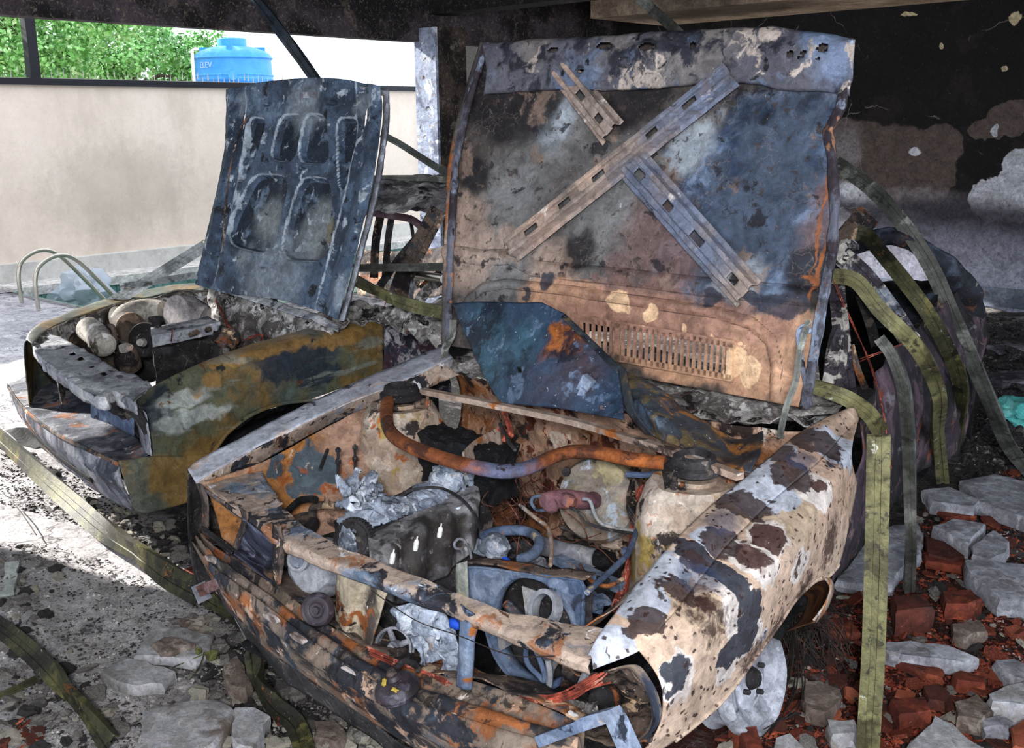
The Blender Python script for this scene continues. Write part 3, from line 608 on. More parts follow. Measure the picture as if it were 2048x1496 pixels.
# side: rows top->bottom
c12 = [Vector(p) for p in resamp(crease[1:], 11)]
side_m = [PX(x, y, X) for x, y, X in [(1322, 1370, -.985), (1375, 1300, -.975), (1430, 1235, -.965), (1490, 1180, -.96), (1545, 1125, -.96), (1590, 1080, -.965), (1625, 1040, -.975), (1652, 1005, -.985), (1672, 970, -1.0), (1690, 935, -1.02), (1702, 905, -1.04)]]
side_b = [PX(x, y, X) for x, y, X in [(1318, 1452, -.99), (1390, 1380, -.975), (1455, 1325, -.965), (1510, 1270, -.96), (1565, 1205, -.965), (1610, 1160, -.975), (1648, 1130, -.985), (1668, 1115, -1.0), (1682, 1080, -1.01), (1698, 1030, -1.03), (1712, 960, -1.05)]]
side_c = [PX(x, y, X) for x, y, X in [(1268, 1525, -1.03), (1350, 1480, -1.0), (1440, 1405, -.98), (1505, 1320, -.98), (1559, 1245, -.985), (1589, 1200, -.99), (1628, 1162, -.995), (1655, 1152, -1.0), (1676, 1130, -1.015), (1697, 1045, -1.03), (1714, 960, -1.055)]]
wing = net('wing_side', [c12, side_m, side_b, side_c], m_wing, car, nu=120, nv=40, sm=True, crump=.003, cs=5)
MB().tube(side_c[1:9], .006, 8, sm=6).build('arch_lip', m_wing, wing)
MB().tube([a*.5+b*.5+Vector((.004, 0, 0)) for a, b in zip(side_m[1:9], side_b[1:9])], .003, 6, sm=5).build('swage_line', m_wing, wing)
# wheel arch liner with brown rust
net('wheel_arch_liner', [[PX(x, y, -1.0) for x, y in [(1589, 1203), (1628, 1165), (1655, 1160), (1665, 1175), (1652, 1212), (1628, 1244)]], [PX(x, y, -1.22) for x, y in [(1520, 1240), (1560, 1200), (1600, 1190), (1615, 1200), (1600, 1240), (1575, 1262)]]], mk('arch_brown_rust', '5a3524', [('n', '8f5a34', 7, .5, .06), ('n', '2a1914', 10, .6, .04)], bump=.5), car, nu=40, nv=16)
net('arch_return_lip', [[PX(x, y, -1.0) for x, y in [(1655, 1152), (1668, 1172), (1656, 1212), (1632, 1246)]], [PX(x, y, -.985) for x, y in [(1650, 1158), (1660, 1178), (1648, 1210), (1626, 1240)]]], m_ltan, car, nu=24, nv=4)
# left wing: flat rail with inner flange
o_l = pxz([(376, 938, .715), (395, 922, .72), (470, 882, .75), (620, 805, .80), (750, 748, .85), (885, 692, .9)])
i_l = pxz([(392, 965, .70), (470, 920, .73), (560, 872, .76), (690, 808, .81), (800, 765, .85), (905, 715, .89)])
m_lrail = mk('white_ashed_rail', 'c6cad6', [('n', 'a9a9b4', 4, .5, .1), ('n', '4a4550', 9, .62, .03), ('n', 'd5b8a4', 6, .6, .04, .8)], bump=.3)
net('wing_top', [o_l, i_l], m_lrail, car, nu=80, nv=8, crump=.004, cs=8)
i2 = pxz([(420, 985, .66), (520, 925, .69), (640, 860, .73), (720, 822, .77), (820, 790, .80), (930, 745, .84)])
net('rail_flange', [i_l, i2], m_rail, car, nu=80, nv=10, crump=.004, cs=8)
net('wing_side', [o_l, [Vector(p)+Vector((-.03, 0, -.22)) for p in o_l], [Vector(p)+Vector((.0, 0, -.42)) for p in o_l]], m_dark, car, nu=40, nv=12)
# left inner wing: orange and blue patches
def ix(x, y, X=-2.3): return PX(x, y, X)
m_inn = mk('orange_inner_wing', 'a3806c', [('bn', '9c652c', [(tuple(ix(x, y, -2.42)), r) for x, y, r in [(590, 915, .10), (560, 980, .10), (530, 1000, .1), (480, 1020, .1)]], .3, .9, 8, .8), ('bn', '3d525e', [(tuple(ix(x, y, -2.42)), r) for x, y, r in [(625, 950, .085), (550, 930, .035), (600, 985, .05), (650, 935, .05)]], .1, .93, 12, 1.0),
    ('bn', 'c5b7ac', [(tuple(ix(x, y, -2.3)), r) for x, y, r in [(790, 900, .10), (800, 850, .08), (640, 900, .03)]], .5, .7, 6, .6), ('n', '4a3a35', 8, .60, .03), ('n', '9a4f22', 14, .62, .03, .9), ('n', 'd8c8ba', 30, .66, .03, .6)], bump=.3)
rw = [[PX(x, y, X) for x, y, X in r] for r in [
    [(405, 965, -2.46), (520, 925, -2.44), (640, 862, -2.44), (720, 822, -2.42), (800, 800, -2.4)],
    [(430, 1020, -2.44), (530, 985, -2.42), (640, 905, -2.42), (700, 870, -2.38), (770, 870, -2.35)],
    [(450, 1100, -2.42), (540, 1050, -2.38), (640, 985, -2.34), (720, 960, -2.3), (790, 960, -2.26)],
    [(480, 1190, -2.3), (560, 1120, -2.28), (650, 1070, -2.24), (740, 1060, -2.2), (820, 1050, -2.15)]]]
net('inner_wing', rw, m_inn, car, nu=60, nv=40, crump=.012, cs=7)
m_tower = mk('tower_scorched_paint', 'c4b6a8', [('n', 'a58f7d', 5, .5, .1), ('n', '9b8238', 9, .60, .04, .85), ('n', '2e2624', 8, .60, .03), ('n', 'a85a2a', 14, .64, .03), ('n', 'e0dad4', 12, .64, .04, .7)], bump=.35)
def tower(px, py, z, sgn):
    c = PZ(px, py, z); c = Vector((c.x, c.y, 0)); tw = MB()
    tw.lathe(c, (0, 0, 1), [(.145, z-(.42 if sgn > 0 else .30)), (.145, z-.25), (.135, z-.1), (.115, z-.035), (.10, z-.015), (.062, z-.015), (.062, z-.004), (.01, z-.004)], 40, wob=.12)
    t_ = tw.build('strut_tower', m_tower, car)
    MB().lathe(c, (0, 0, 1), [(.01, z), (.05, z), (.065, z+.008), (.065, z+.022), (.055, z+.028), (.05, z+.045), (.04, z+.05), (.035, z+.03), (.01, z+.03)], 32).build('strut_bearing', m_dark, t_)
    for k in range(3):
        a = k*2.1+.5; MB().lathe(c+Vector((math.cos(a)*.083, math.sin(a)*.083, 0)), (0, 0, 1), [(.009, z-.016), (.009, z+.004), (.005, z+.004), (.005, z+.016)], 8).build('stud', m_rusty, t_)
tower(803, 800, .84, 1); tower(1388, 948, .84, -1)
# inner wing right
net('inner_wing', [[PX(x, y, X) for x, y, X in [(1262, 1195, -1.2), (1310, 1140, -1.2), (1400, 1040, -1.19), (1500, 955, -1.18)]], [Vector((-1.28, 1.60, .58)), Vector((-1.30, 1.75, .58)), Vector((-1.30, 2.05, .62)), Vector((-1.26, 2.40, .70))], [Vector((-1.36, 1.62, .44)), Vector((-1.42, 1.75, .45)), Vector((-1.42, 2.05, .50)), Vector((-1.36, 2.35, .60))]], m_ltan, car, nu=50, nv=20, crump=.008, cs=8)
# bulkhead and scuttle
m_fw = mk('bulkhead_scorched_paint', 'b48f78', [('n', '8c5832', 4, .56, .05), ('n', '2b1f1c', 5, .55, .04), ('n', 'd3c2b4', 8, .60, .03, .9), ('n', '5b2a1c', 14, .6, .03), ('n', '16110f', 20, .64, .04)], bump=.5)
net('bulkhead', [[Vector((-2.45, 2.42, .84)), Vector((-2.0, 2.36, .85)), Vector((-1.6, 2.34, .86)), Vector((-1.15, 2.4, .88))], [Vector((-2.45, 2.45, .65)), Vector((-2.0, 2.42, .66)), Vector((-1.6, 2.4, .66)), Vector((-1.22, 2.44, .68))], [Vector((-2.45, 2.36, .3)), Vector((-2.0, 2.3, .3)), Vector((-1.65, 2.3, .3)), Vector((-1.42, 2.36, .35))]], m_fw, car, nu=70, nv=40, crump=.02, cs=8)
ledge = pxz([(845, 787, .86), (1000, 818, .86), (1150, 850, .86), (1250, 880, .86), (1330, 905, .86), (1480, 960, .86)])
MB().sweep(resamp_v := [Vector(p) for p in resamp(ledge, 40)], [(-.012, 0), (.012, 0), (.012, .016), (-.012, .016)], [Vector((0, 0, 1))]*40).build('scuttle_lip', m_ltan, car)
net('scuttle_panel', [[Vector((-2.5, 2.40, .86)), Vector((-2.0, 2.38, .86)), Vector((-1.6, 2.38, .87)), Vector((-1.1, 2.40, .89))], [Vector((-2.5, 2.55, .88)), Vector((-2.0, 2.5, .855)), Vector((-1.6, 2.5, .86)), Vector((-1.15, 2.55, .88))], [Vector((-2.5, 2.78, .93)), Vector((-2.0, 2.8, .92)), Vector((-1.6, 2.8, .92)), Vector((-1.2, 2.76, .90))]], m_ash, car, nu=90, nv=36, crump=.03, cs=12)
net('cabin_floor', [[Vector((-2.5, 2.4, .3)), Vector((-1.2, 2.4, .3))], [Vector((-2.5, 4.4, .25)), Vector((-1.5, 4.4, .25))]], m_black, car, nu=20, nv=20, crump=.05, cs=5)
net('engine_bay_floor', [[Vector((-2.4, 1.5, .22)), Vector((-1.45, 1.5, .22))], [Vector((-2.4, 2.4, .25)), Vector((-1.4, 2.4, .25))]], m_black, car, nu=40, nv=40, crump=.05, cs=8)
# ---------------------------------------------------------------- foreground car: nose, lamps, engine
def yz(l, Y): return [PY(x, y, Y) for x, y in l]
def PZl(l, z): return [PZ(x, y, z) for x, y in l]
rail_f = PZl([(405, 960), (460, 1003), (516, 1042), (560, 1075), (640, 1112), (723, 1143), (800, 1172), (920, 1216), (1000, 1250), (1060, 1276), (1180, 1322)], .69)
rail_r = PZl([(470, 925), (500, 940), (545, 990), (585, 1033), (650, 1078), (740, 1116), (830, 1152), (930, 1192), (1010, 1222), (1100, 1238), (1215, 1262)], .70)
net('front_panel_rail', [[p+Vector((0, 0, -.028)) for p in rail_f], [p+Vector((0, -.008, -.01)) for p in rail_f], rail_f, rail_r, [p+Vector((0, .004, -.02)) for p in rail_r]], m_rail, car, nu=130, nv=24, crump=.004, cs=12, smr=False)
net('front_panel_gusset', [PZl([(400, 958), (430, 940), (470, 918), (512, 900)], .70), PZl([(440, 992), (470, 970), (500, 960), (530, 955)], .698), PZl([(540, 1058), (548, 1030), (556, 1015), (566, 1008)], .692)], m_rail, car, nu=24, nv=24, crump=.006, cs=12)
def strip2(name, L1, L2, mat, parent, nv=5, nu=24, **k): return net(name, [L1, L2], mat, parent, nu=nu, nv=nv, **k)
# left lamp frame
lf = thing_parts = []
strip2('lamp_frame_post', yz([(392, 965), (404, 1000), (404, 1060)], 1.47), yz([(408, 972), (416, 1004), (416, 1062)], 1.45), m_rusty, car, crump=.003, cs=20)
strip2('lamp_frame_post', yz([(478, 1014), (484, 1040), (466, 1094)], 1.41), yz([(496, 1026), (494, 1046), (476, 1100)], 1.40), m_rusty, car)
strip2('lamp_frame_sill', yz([(404, 1052), (440, 1074), (470, 1098)], 1.45), yz([(404, 1064), (438, 1088), (464, 1108)], 1.43), m_dark, car)
strip2('lamp_frame_top', yz([(408, 975), (450, 1004), (490, 1028), (548, 1052), (562, 1075)], 1.43), yz([(412, 984), (450, 1013), (488, 1040), (540, 1064), (552, 1088)], 1.43), m_rusty, car)
strip2('lamp_frame_post', yz([(544, 1048), (546, 1100), (546, 1172)], 1.38), yz([(562, 1052), (568, 1110), (560, 1168)], 1.37), m_rusty, car, crump=.004, cs=25)
m_bucket = mk('dark_lamp_bucket', '4c4f62', [('n', '2d2c36', 6, .5, .1), ('n', '8a8fa3', 7, .62, .05), ('n', '1a181a', 20, .64, .03)], rough=.45, bump=.2)
net('lamp_bucket', [yz([(486, 1036), (515, 1060), (546, 1086)], 1.40), yz([(474, 1080), (510, 1108), (548, 1130)], 1.50), yz([(468, 1108), (500, 1132), (548, 1170)], 1.42)], m_bucket, car, nu=24, nv=20)
net('lamp_recess', [yz([(408, 985), (440, 1000), (490, 1035)], 1.62), yz([(404, 1060), (440, 1080), (490, 1120)], 1.60)], m_inn, car, nu=24, nv=20, crump=.02, cs=14)
# bumper and valance
b0 = [PY(*p) for p in [(394, 1060, 1.53), (440, 1100, 1.45), (560, 1178, 1.42), (640, 1238, 1.41), (740, 1300, 1.41), (860, 1345, 1.41), (960, 1366, 1.41), (1060, 1402, 1.41), (1170, 1450, 1.42)]]
b1 = [PY(*p) for p in [(390, 1078, 1.50), (436, 1130, 1.40), (540, 1206, 1.35), (620, 1268, 1.33), (700, 1322, 1.32), (800, 1382, 1.31), (900, 1418, 1.31), (1020, 1455, 1.31), (1155, 1490, 1.33)]]
b2 = [PY(*p) for p in [(393, 1096, 1.50), (436, 1160, 1.39), (530, 1250, 1.34), (606, 1312, 1.31), (700, 1376, 1.30), (790, 1428, 1.29), (900, 1476, 1.29), (1010, 1515, 1.29), (1150, 1560, 1.31)]]
b3 = [PY(*p) for p in [(398, 1112, 1.53), (445, 1195, 1.43), (525, 1290, 1.37), (610, 1352, 1.35), (710, 1420, 1.34), (800, 1480, 1.33), (900, 1530, 1.33), (1010, 1580, 1.33), (1150, 1620, 1.35)]]
m_bump = mk('flaked_rusty_bumper', '7b6c60', [('n', '96582e', 4.5, .55, .04, .95), ('n', '2a2b32', 7, .55, .03), ('s', '26252a', (5, 5, 26), .58, .04, .85), ('n', 'c9a58d', 9, .60, .02, .9), ('n', '45525f', 5, .60, .04, .8), ('n', '171415', 22, .60, .03, .8), ('n', 'd9cec6', 16, .66, .02)], bump=.4, warp=.02)
bp_ = net('bumper_bar', [b0, [a*.5+b*.5+Vector((0, .004, -.038)) for a, b in zip(b0, b1)], [a*.25+b*.75+Vector((0, 0, .006)) for a, b in zip(b0, b1)], b1, b2, b3], m_bump, car, nu=150, nv=40, crump=.004, cs=9)
strip2('bumper_face_rib', [p+Vector((0, -.012, .0)) for p in b1], [p+Vector((0, -.010, .014)) for p in b2], m_bump, bp_, nu=90, nv=6, crump=.002)
m_plug = mk('pale_oval_plug', 'c9bdb8', [('n', '7a6a62', 12, .55, .06)], bump=.3)
for x, y in [(539, 1238), (593, 1278), (697, 1345), (827, 1408), (915, 1441), (1003, 1470), (420, 1120)]:
    c = PY(x, y, 1.30 if x > 500 else 1.40); tdir = (PY(x+30, y+18, 1.30)-PY(x, y, 1.30)).normalized(); up_ = Vector((0, -.25, 1)).cross(tdir).cross(tdir)*-1
    up_.normalize(); ol = [c+tdir*(.018*math.cos(a)+.008*(1 if math.cos(a) > 0 else -1))+up_*(.009*math.sin(a)) for a in np.linspace(0, 2*math.pi, 20, endpoint=False)]
    MB().prism(ol, (0, .012, 0)).build('oval_slot', m_plug, bp_)
net('valance_tray', [b0, [p+Vector((0, .10, -.03)) for p in b0], [p+Vector((0, .2, -.12)) for p in b0]], m_rusty, car, nu=90, nv=18, crump=.012, cs=10)
net('lower_valance', [b3, [p+Vector((.02, .02, -.07)) for p in b3]], m_dark, car, nu=90, nv=8, crump=.008, cs=8)
# bumper bracket sticking out, left
mb = MB(); q0, q1 = PY(404, 1180, 1.40), PY(470, 1152, 1.42); R = (q1-q0).to_track_quat('X', 'Z').to_matrix()
mb.box((q0+q1)/2, ((q1-q0).length, .028, .03), R)
br = mb.build('bumper_bracket', mk('brown_bracket_metal', '5e3d36', [('n', '8b7478', 7, .55, .08), ('n', '2f2322', 9, .6, .05)], bump=.2), car, smooth=False); br['label'] = 'reddish brown bracket sticking out'
MB().box(q0+Vector((-.003, 0, -.008)), (.004, .045, .05), R).build('end_plate', m_alusm, br, smooth=False)
# blue angled bracket, bottom
q = [PY(x, y, 1.27) for x, y in [(1070, 1486), (1150, 1456), (1215, 1434), (1222, 1440), (1255, 1520)]]
mb = MB().prism([PY(x, y, 1.27) for x, y in [(1068, 1474), (1145, 1446), (1160, 1436), (1218, 1420), (1232, 1440), (1268, 1520), (1246, 1526), (1212, 1448), (1152, 1468), (1078, 1496)]], (0, .03, -.004))
fb = mb.build('nose_bracket', m_bluegrey, car, smooth=False)
# posts in the grille opening
m_post = mk('cream_dark_post_paint', 'b5a68f', [('b', '3a3233', [(tuple(PY(735, 1210, 1.42)), (.03, .3, .2))], .5, .92), ('n', '8a4f26', 9, .62, .03), ('n', '231d1e', 12, .61, .03), ('n', 'd6cabd', 14, .65, .03)], bump=.4)
net('grille_post', [yz([(676, 1128), (672, 1190), (670, 1262)], 1.44), yz([(700, 1140), (694, 1200), (690, 1272)], 1.415), yz([(735, 1160), (722, 1225), (712, 1285)], 1.44), yz([(776, 1178), (758, 1235), (741, 1298)], 1.42)], m_post, car, nu=30, nv=24, crump=.004, cs=18)
net('grille_post', [yz([(922, 1208), (918, 1290), (914, 1372)], 1.40), yz([(940, 1222), (932, 1290), (926, 1378)], 1.385), yz([(966, 1236), (950, 1280), (944, 1380)], 1.40)], m_bluegrey, car, nu=30, nv=14, crump=.003, cs=14)
strip2('upright_strap', yz([(913, 1128), (912, 1170), (918, 1210)], 1.5), yz([(934, 1122), (936, 1170), (938, 1212)], 1.5), mk('yellowish_strap_metal', '8d8f86', [('n', 'b5ad74', 9, .54, .05), ('n', '3c3a3a', 12, .6, .04)], bump=.4), car)
# blower housing left of post
m_blow = m_alusm
c = PY(622, 1138, 1.50); ax = (Vector((.42, -1, .38))).normalized()
bl = MB().lathe(c, ax, [(.005, .0), (.056, .004), (.066, -.006), (.076, -.03), (.078, -.07), (.05, -.09), (.005, -.09)], 48, wob=.15).build('blower_housing', m_blow, car)
c2 = PY(598, 1120, 1.48); MB().lathe(c2, ax, [(.016, -.01), (.028, -.01), (.030, .010), (.026, .014), (.021, .012), (.018, -.012)], 36, close=False).build('inlet_neck', m_blow, bl)
MB().lathe(c2, ax, [(.005, .004), (.019, .004)], 20).build('inlet_core', m_melt, bl)
# horns
m_horn = mk('dark_horn_metal', '3a3238', [('n', '251f22', 6, .5, .1), ('n', '6a6474', 8, .6, .06), ('n', '7a3e20', 20, .66, .03)], rough=.45, bump=.15)
c = PY(634, 1220, 1.37); ax = Vector((.55, -1, .35)).normalized()
MB().lathe(c, ax, [(.004, .012), (.008, .012), (.010, .006), (.016, .007), (.019, .003), (.026, .006), (.031, .005), (.036, .008), (.040, .002), (.041, -.008), (.034, -.018), (.005, -.02)], 40).build('horn', m_horn, car)
c = PY(790, 1366, 1.27); ax = Vector((-.1, -.25, 1)).normalized()
h2_ = MB().lathe(c, ax, [(.004, .020), (.012, .020), (.016, .012), (.034, .006), (.044, -.004), (.048, -.016), (.044, -.026), (.02, -.03), (.004, -.03)], 40).build('horn', m_horn, car)
MB().lathe(c, ax, [(.009, .018), (.012, .024), (.008, .034), (.004, .036)], 10).build('mounting_bolt', m_rusty, h2_)
MB().tube([PY(790, 1340, 1.30), PY(808, 1322, 1.33), PY(830, 1330, 1.36), PY(836, 1342, 1.37)], .007, 6, sm=4).build('mounting_strap', m_dark, h2_)
for x, y in ((768, 1366), (789, 1380)): MB().rock(PY(x, y, 1.245), (.004 if x < 780 else .007, .004, .008 if x < 780 else .004), x, 3, .9).build('yellow_drip', mk('yellow_residue', 'a58f3c'), h2_)
# belt pulley, spoked
c = PY(791, 1293, 1.47); ax = Vector((.4, -1, .35)).normalized()
pu = MB().lathe(c, ax, [(.043, -.006), (.047, -.006), (.047, .0), (.044, .004), (.047, .008), (.047, .014), (.041, .014), (.041, -.006)], 40, close=True)
u1 = Vector((0, 0, 1)).cross(ax).normalized(); u2 = ax.cross(u1)
for k in range(4):
    a = k*math.pi/2+.5; d_ = u1*math.cos(a)+u2*math.sin(a); pu.tube([c+d_*.008, c+d_*.044], [.008, .006], 8)
pu.lathe(c, ax, [(.003, .016), (.013, .016), (.015, .01), (.015, -.006), (.003, -.006)], 20); pu.build('belt_pulley', m_alu, car)
MB().lathe(c, ax, [(.003, .028), (.009, .028), (.009, .014), (.003, .014)], 6).build('pulley_bolt', m_alusm, car)
# melted aluminium curtain
net('melted_aluminium', [yz([(790, 1215), (830, 1200), (868, 1212), (912, 1262)], 1.45), yz([(800, 1260), (840, 1250), (880, 1262), (915, 1290)], 1.43), yz([(835, 1300), (860, 1300), (890, 1306), (915, 1315)], 1.44), yz([(842, 1345), (862, 1352), (890, 1350), (912, 1362)], 1.45)], m_melt, car, nu=60, nv=60, crump=.02, cs=26,
    keep=lambda u, v, p: not ((abs(u-.42) < .2 and abs(v-.86) < .1) or (v > .93 and math.sin(u*40) > .2) or (abs(u-.1) < .05 and abs(v-.8) < .08)))
MB().box(PY(872, 1335, 1.50), (.07, .01, .06)).build('rusty_plate', m_orange, car, smooth=False)
MB().rock(PY(907, 1248, 1.47), (.018, .012, .012), 3).build('blue_cap', mk('bright_blue_plastic', '1f4fc4', bump=0), car)
# fan shroud: plate with round opening
sc_ = PY(1061, 1262, 1.62); n_ = 72; rows_i = []; rows_o = []
sn = Vector((0, -1, .1)).normalized(); sx_ = Vector((1, 0, 0)); sy_ = sn.cross(sx_)*-1
cor = [PP(x, y, sc_, sn) for x, y in [(934, 1130), (1172, 1160), (1160, 1400), (950, 1380)]]
c2d = [((p-sc_).dot(sx_), (p-sc_).dot(sy_)) for p in cor]
def raybox(a):
    dx, dy = math.cos(a), math.sin(a); best = .3
    for i in range(4):
        (x1, y1), (x2, y2) = c2d[i], c2d[(i+1) % 4]; ex, ey = x2-x1, y2-y1; de = dx*ey-dy*ex
        if abs(de) < 1e-9: continue
        t = (x1*ey-y1*ex)/de; s = (x1*dy-y1*dx)/de
        if t > 0 and 0 <= s <= 1: best = min(best, t)
    return best
A = np.zeros((7, n_+1, 3))
for i in range(n_+1):
    a = 2*math.pi*i/n_; ro = max(raybox(a), .122) if math.sin(a) < .15 else .1325; dv_ = sx_*math.cos(a)+sy_*math.sin(a)
    for j, (r_, z_) in enumerate([(.118, .035), (.118, .012), (.121, .004), (.128, 0), (None, 0), (None, 0), (None, -.01)]):
        rr = r_ if r_ else (.128+(ro-.128)*(.5 if j == 4 else 1) if ro > .128 else .129)
        A[j, i] = sc_+dv_*rr+sn*-z_
sh = fin('fan_shroud', A, m_bluegrey, car, .003, crump=.002, cs=14)
strip2('shroud_top_lip', [PP(x, y, sc_, sn)+Vector((0, -.01, .004)) for x, y in [(934, 1126), (1000, 1132), (1080, 1150), (1120, 1152), (1174, 1158)]], [PP(x, y, sc_, sn)+Vector((0, .03, .004)) for x, y in [(934, 1126), (1000, 1132), (1080, 1150), (1120, 1152), (1174, 1158)]], m_rusty, sh, nu=40, nv=6, crump=.004, cs=20)
fan = MB(); fc = PY(1084, 1215, 1.60)
fan.lathe(fc, (-.1, -.9, .45), [(.03, .0), (.041, .0), (.043, -.02), (.035, -.03), (.03, -.02)], 30, close=True)
fm = fan.build('fan_motor', m_alusm, car)
MB().tube([PY(x, y, 1.56) for x, y in [(1062, 1272), (1052, 1300), (1056, 1328), (1078, 1352), (1088, 1362), (1088, 1345), (1076, 1310), (1062, 1290)]], .006, 8, sm=5).build('fan_wire_guard', m_bluegrey, fm)
MB().tube([PY(x, y, 1.56) for x, y in [(1096, 1320), (1100, 1350), (1098, 1372)]], .007, 8, sm=3).build('motor_bracket', m_alusm, fm)
MB().tube([PY(x, y, 1.6) for x, y in [(1012, 1205), (1050, 1245), (1066, 1255)]], .011, 8, sm=4).build('motor_arm', m_rusty, fm)
for k in range(3):
    a = .6+k*2.1; dv_ = sx_*math.cos(a)+sy_*math.sin(a); t_ = sn.cross(dv_)
    MB().prism([sc_+dv_*.02+t_*.012, sc_+dv_*.10+t_*.03+sn*.01, sc_+dv_*.10-t_*.02, sc_+dv_*.02-t_*.012], sn*.004).build('fan_blade', m_alusm, fm, smooth=False)
net('radiator_remnant', [[sc_+Vector((-.18, .07, .1)), sc_+Vector((.12, .07, .1))], [sc_+Vector((-.18, .07, -.2)), sc_+Vector((.12, .07, -.2))]], m_dark, car, nu=30, nv=30, crump=.01, cs=20)
# right lamp recess
lamp = net('lamp_recess', [yz([(1125, 1330), (1190, 1340), (1260, 1335), (1290, 1360)], 1.50), yz([(1120, 1390), (1190, 1400), (1260, 1400), (1312, 1410)], 1.62), yz([(1120, 1450), (1190, 1470), (1250, 1480), (1300, 1470)], 1.48)], m_rusty, car, nu=50, nv=40, crump=.02, cs=14)
rim = [(1228, 1338), (1252, 1332), (1276, 1334), (1298, 1362), (1313, 1392), (1319, 1424), (1312, 1450), (1288, 1476), (1255, 1490)]
net('lamp_rim', [[PY(x, y, 1.42) for x, y in rim], [PY(x*1.0+4, y-1, 1.40) for x, y in rim], [PY(x-10, y+3, 1.44) for x, y in rim], [PY(x-14, y+4, 1.50) for x, y in rim]], mk('pale_lamp_rim_paint', 'c0a994', [('n', '515a6e', 5, .55, .04), ('n', '2f2527', 12, .62, .03)], bump=.2), car, nu=50, nv=12)
MB().lathe(PY(1200, 1398, 1.52), (-.2, -1, .3), [(.004, .02), (.012, .02), (.02, .008), (.028, .004), (.03, -.01), (.004, -.012)], 24).build('lamp_connector', m_dark, car)
MB().tube([PY(x, y, 1.46) for x, y in [(1158, 1316), (1172, 1340), (1166, 1360), (1158, 1376)]], .008, 8, sm=4).build('bonnet_catch', m_alusm, car)
net('ash_heap', [[PY(1125, 1405, 1.47), PY(1195, 1400, 1.5)], [PY(1130, 1440, 1.42), PY(1200, 1450, 1.42)]], m_ash, car, nu=30, nv=24, crump=.025, cs=30)
def bundle(name, pts, n, spread, r, mat, parent, seed=0, n_=5):
    rng = random.Random(seed); mb = MB()
    for k in range(n):
        o = Vector((rng.gauss(0, 1), rng.gauss(0, 1), rng.gauss(0, 1)))*spread
        mb.tube([Vector(p)+o+Vector((rng.gauss(0, 1), rng.gauss(0, 1), rng.gauss(0, 1)))*spread*.5 for p in pts], r, n_, sm=5)
    o = mb.build(name, mat, parent); return o
bundle('wiring_loom', [PY(x, y, 1.44) for x, y in [(1045, 1392), (1080, 1400), (1130, 1396), (1165, 1375), (1200, 1355)]], 12, .006, .002, m_wire, car, 1)
bundle('wiring_loom', [PY(x, y, 1.40) for x, y in [(740, 1298), (790, 1320), (850, 1345), (900, 1365)]], 6, .004, .002, m_wire, car, 2)
bundle('wiring_loom', [PZ(x, y, z) for x, y, z in [(1290, 975, .72), (1275, 1010, .68), (1272, 1060, .6), (1266, 1110, .55), (1252, 1165, .5), (1236, 1222, .46)]], 16, .007, .0025, m_wire, car, 3)
bundle('wiring_loom', [PZ(x, y, .7) for x, y in [(1272, 940), (1262, 980), (1264, 1020), (1285, 1060)]], 16, .010, .003, m_rusty, car, 4)
# tangle of copper wires at the bulkhead
rng = random.Random(5); mb = MB()
for k in range(46):
    p = PY(rng.uniform(955, 1090), rng.uniform(950, 1050), rng.uniform(2.0, 2.2)); pts = [p]; dd = Vector((rng.gauss(0, .03), rng.gauss(0, .01), rng.gauss(-.01, .03)))
    for j in range(7): dd = dd*.7+Vector((rng.gauss(0, .018), rng.gauss(0, .01), rng.gauss(-.003, .018))); p = p + dd; pts.append(p)
    mb.tube(pts, .0015, 5, sm=5)
wt = mb.build('wire_tangle', mk('copper_brown_wire', '5c362a', [('n', '8d5a49', 30, .55, .08), ('n', '2e1c17', 20, .55, .06)], bump=0), car); wt['kind'] = 'stuff'
# rusty strut brace
bar = PZl([(776, 802), (773, 830), (780, 862), (810, 888), (880, 915), (950, 934), (1010, 943), (1060, 934), (1110, 912), (1150, 903), (1200, 906), (1260, 918), (1330, 926)], .86)
bb = [Vector(p) for p in resamp(bar, 70)]
MB().sweep(bb, [(-.012, -.013), (.012, -.013), (.017, -.006), (.017, .008), (.010, .014), (-.010, .014), (-.017, .008), (-.017, -.006)], [Vector((0, -.4, 1))]*70).build('strut_brace_bar', m_orange, car, ang=60)['label'] = 'orange rusted bent bar'
MB().prism(PZl([(1322, 902), (1350, 905), (1356, 940), (1330, 950)], .86), (0, 0, -.04)).build('brace_bracket', m_dark, car, smooth=False)
# brake booster and master cylinder
bc = PY(1190, 1000, 2.12); bax = Vector((.3, -1, .3)).normalized()
m_boost = mk('heat_tinted_booster', '8f8578', [('n', '6b6058', 4, .5, .1), ('n', 'a89a70', 5, .6, .05, .7), ('n', '8c6a58', 6, .6, .05, .8), ('n', 'a9b2bd', 9, .62, .04), ('n', '3c332f', 14, .66, .03)], bump=.12, rough=.5)
bo = MB().lathe(bc, bax, [(.004, .012), (.04, .012), (.05, .004), (.09, .0), (.108, -.006), (.114, -.02), (.118, -.03), (.114, -.04), (.108, -.08), (.05, -.11), (.004, -.11)], 56).build('brake_booster', m_boost, car)
MB().lathe(PP(1134, 943, bc, bax)+bax*.004, bax, [(.004, .004), (.006, .006), (.011, .006), (.013, 0), (.004, -.002)], 20).build('grommet', m_dark, bo)
mc = MB().tube([bc+bax*.015, bc+bax*.05, PY(1130, 998, 2.0), PY(1100, 1000, 1.96), PY(1085, 1000, 1.94)], [.024, .022, .026, .024, .018], 14, sm=4)
mc.rock(PY(1100, 1010, 1.95), (.024, .02, .02), 5); mc.rock(PY(1135, 1000, 1.98), (.025, .02, .022), 8)
mcy = mc.build('master_cylinder', mk('pinkish_scorched_iron', '8c6267', [('n', '6c4b55', 8, .5, .1), ('n', 'a86a50', 8, .6, .05)], bump=.4), bo)
